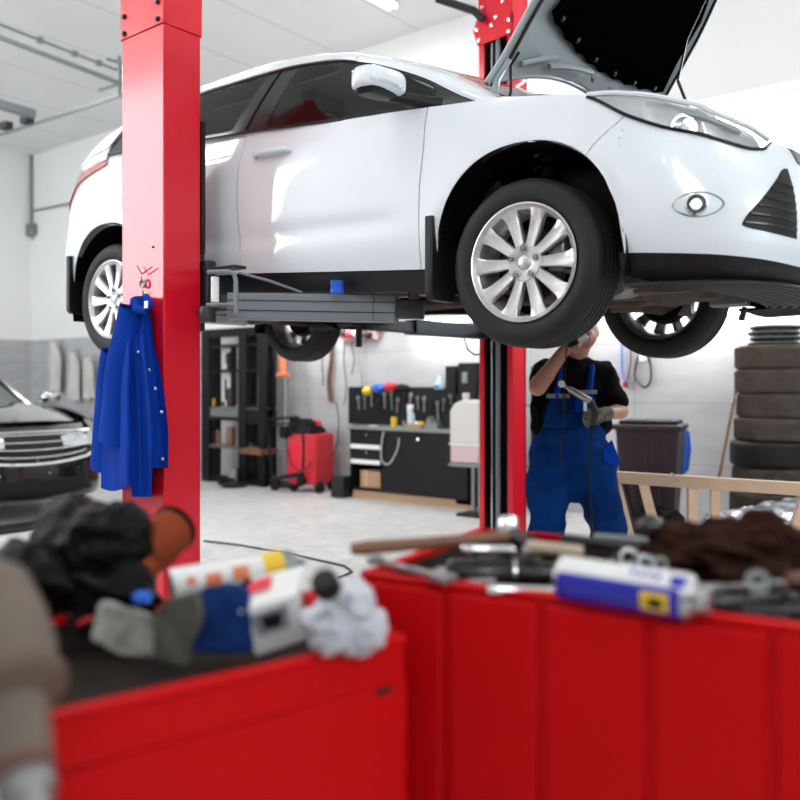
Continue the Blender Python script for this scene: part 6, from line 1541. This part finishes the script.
MB().add([t0[3].lerp(t0[0],.15)+Vector((0,0,.003)),t0[3].lerp(t0[2],.4).lerp(t0[0].lerp(t0[1],.4),.15)+Vector((0,0,.003)),t0[3].lerp(t0[2],.45).lerp(t0[0].lerp(t0[1],.45),.6)+Vector((0,0,.003)),t0[3].lerp(t0[0],.6)+Vector((0,0,.003))],[(0,1,2,3)]).build('red_mark','red',bx_,solid=.0006)
# white plastic bag with a black cap
wb = empty('plastic_bag', tuple(g(345,645,.96)), 0, 'crumpled white plastic bag with black cap at the right of left cart', 'bag')
b = MB(); b.blob(g(338,626,1.0),(.052,.045,.042),.30,1.8,12,72,44); b.blob(g(351,604,1.035),(.034,.034,.036),.3,1.8,4,48,30); b.blob(g(364,628,.995),(.030,.035,.042),.25,2,6,48,30); b.build('bag_film','bagwhite',wb,smooth=50)
MB().lathe([(.001,.012),(.016,.012),(.020,.006),(.020,-.016),(.001,-.016)],20,frame(g(325,583,1.085),(.2,-.6,.6))).build('black_cap','rubber',wb)
# keys and small red part
ky = empty('key_bunch', tuple(g(80,618,.96)), 0, 'small bunch of silver keys on the left cart mat by the bag', 'keys')
for k,(a,b_) in enumerate((((68,618),(82,612)),((74,624),(90,618)),((84,608),(94,604)))): MB().tube([g(a[0],a[1],.985),g(b_[0],b_[1],.985)],.007,6).build('key','chrome',ky)
item(MB().box(-.03,.03,-.012,.012,-.02,.02,frame(g(312,607,1.0),(0,0,1),(.6,-.5,0))).build('red_block','red_cart',bevel=.003),'small red block between the product box and plastic bag','block')
# big beige tool with collar, very near
tb = empty('polishing_tool', tuple(W(20,650,.9)), 0, 'large blurred beige tool with ribbed collar lying over the near left cart corner', 'power tool')
q0, q1 = W(-20,592,.98), W(40,850,.80); A_ = frame(q0,(q1-q0)); LL = (q1-q0).length; f_ = lambda y: (y-566)/274*LL
MB().lathe([(.001,-.02),(.040,-.016),(.054,.0),(.060,f_(596)),(.058,f_(604)),(.062,f_(610)),(.063,f_(655)),(.058,f_(664)),(.060,f_(676))],48,A_).build('tool_housing','beige',tb,smooth=50)
MB().lathe([(.060,f_(676)),(.065,f_(682)),(.065,f_(694)),(.054,f_(702)),(.040,f_(708))],48,A_).build('collar','beige2',tb,smooth=50)
MB().lathe([(.040,f_(708)),(.035,f_(745)),(.031,f_(762)),(.029,f_(766))],40,A_).build('neck','beige',tb,smooth=50)
MB().lathe([(.030,f_(762)),(.033,f_(765)),(.033,f_(772)),(.030,f_(775))],40,A_).build('dark_ring','rust2',tb)
MB().lathe([(.028,f_(772)),(.029,f_(790)),(.027,f_(796)),(.022,f_(800)),(.021,f_(860)),(.001,f_(860))],40,A_).build('shaft','castmetal',tb,smooth=50)
MB().box(-.004,.004,-.010,.010,f_(768),f_(800),A_ @ Matrix.Rotation(math.radians(150),4,'Z') @ Matrix.Translation((.030,0,0))).build('shaft_highlight','white',tb)  # silver highlight along the shaft, painted as a white strip
tag(MB().tube([onz(204,541,.008),onz(240,545,.008),onz(300,556,.008),onz(345,566,.008),onz(352,572,.008),onz(338,578,.008)],.008,6).build('floor_cable','rubber'),'thin black cable lying on the floor between the near post and carts','cable')
for x,y,wt in ((-11,1,60),(-11,5,60),(-6.6,1.0,60),(-6.8,5.0,60),(-.5,6.0,12),(2.6,3.2,30),(-3.2,.2,55)): fixture(x,y,H-.08,1.6,'x',wt)  # unseen fixtures added to light the room, the last for car and carts
p = onz(397,6,H-.05); fixture(p.x,p.y-.8,H-.08,1.5,'y',40,'lit ceiling lamp whose end shows at the top edge of the picture')
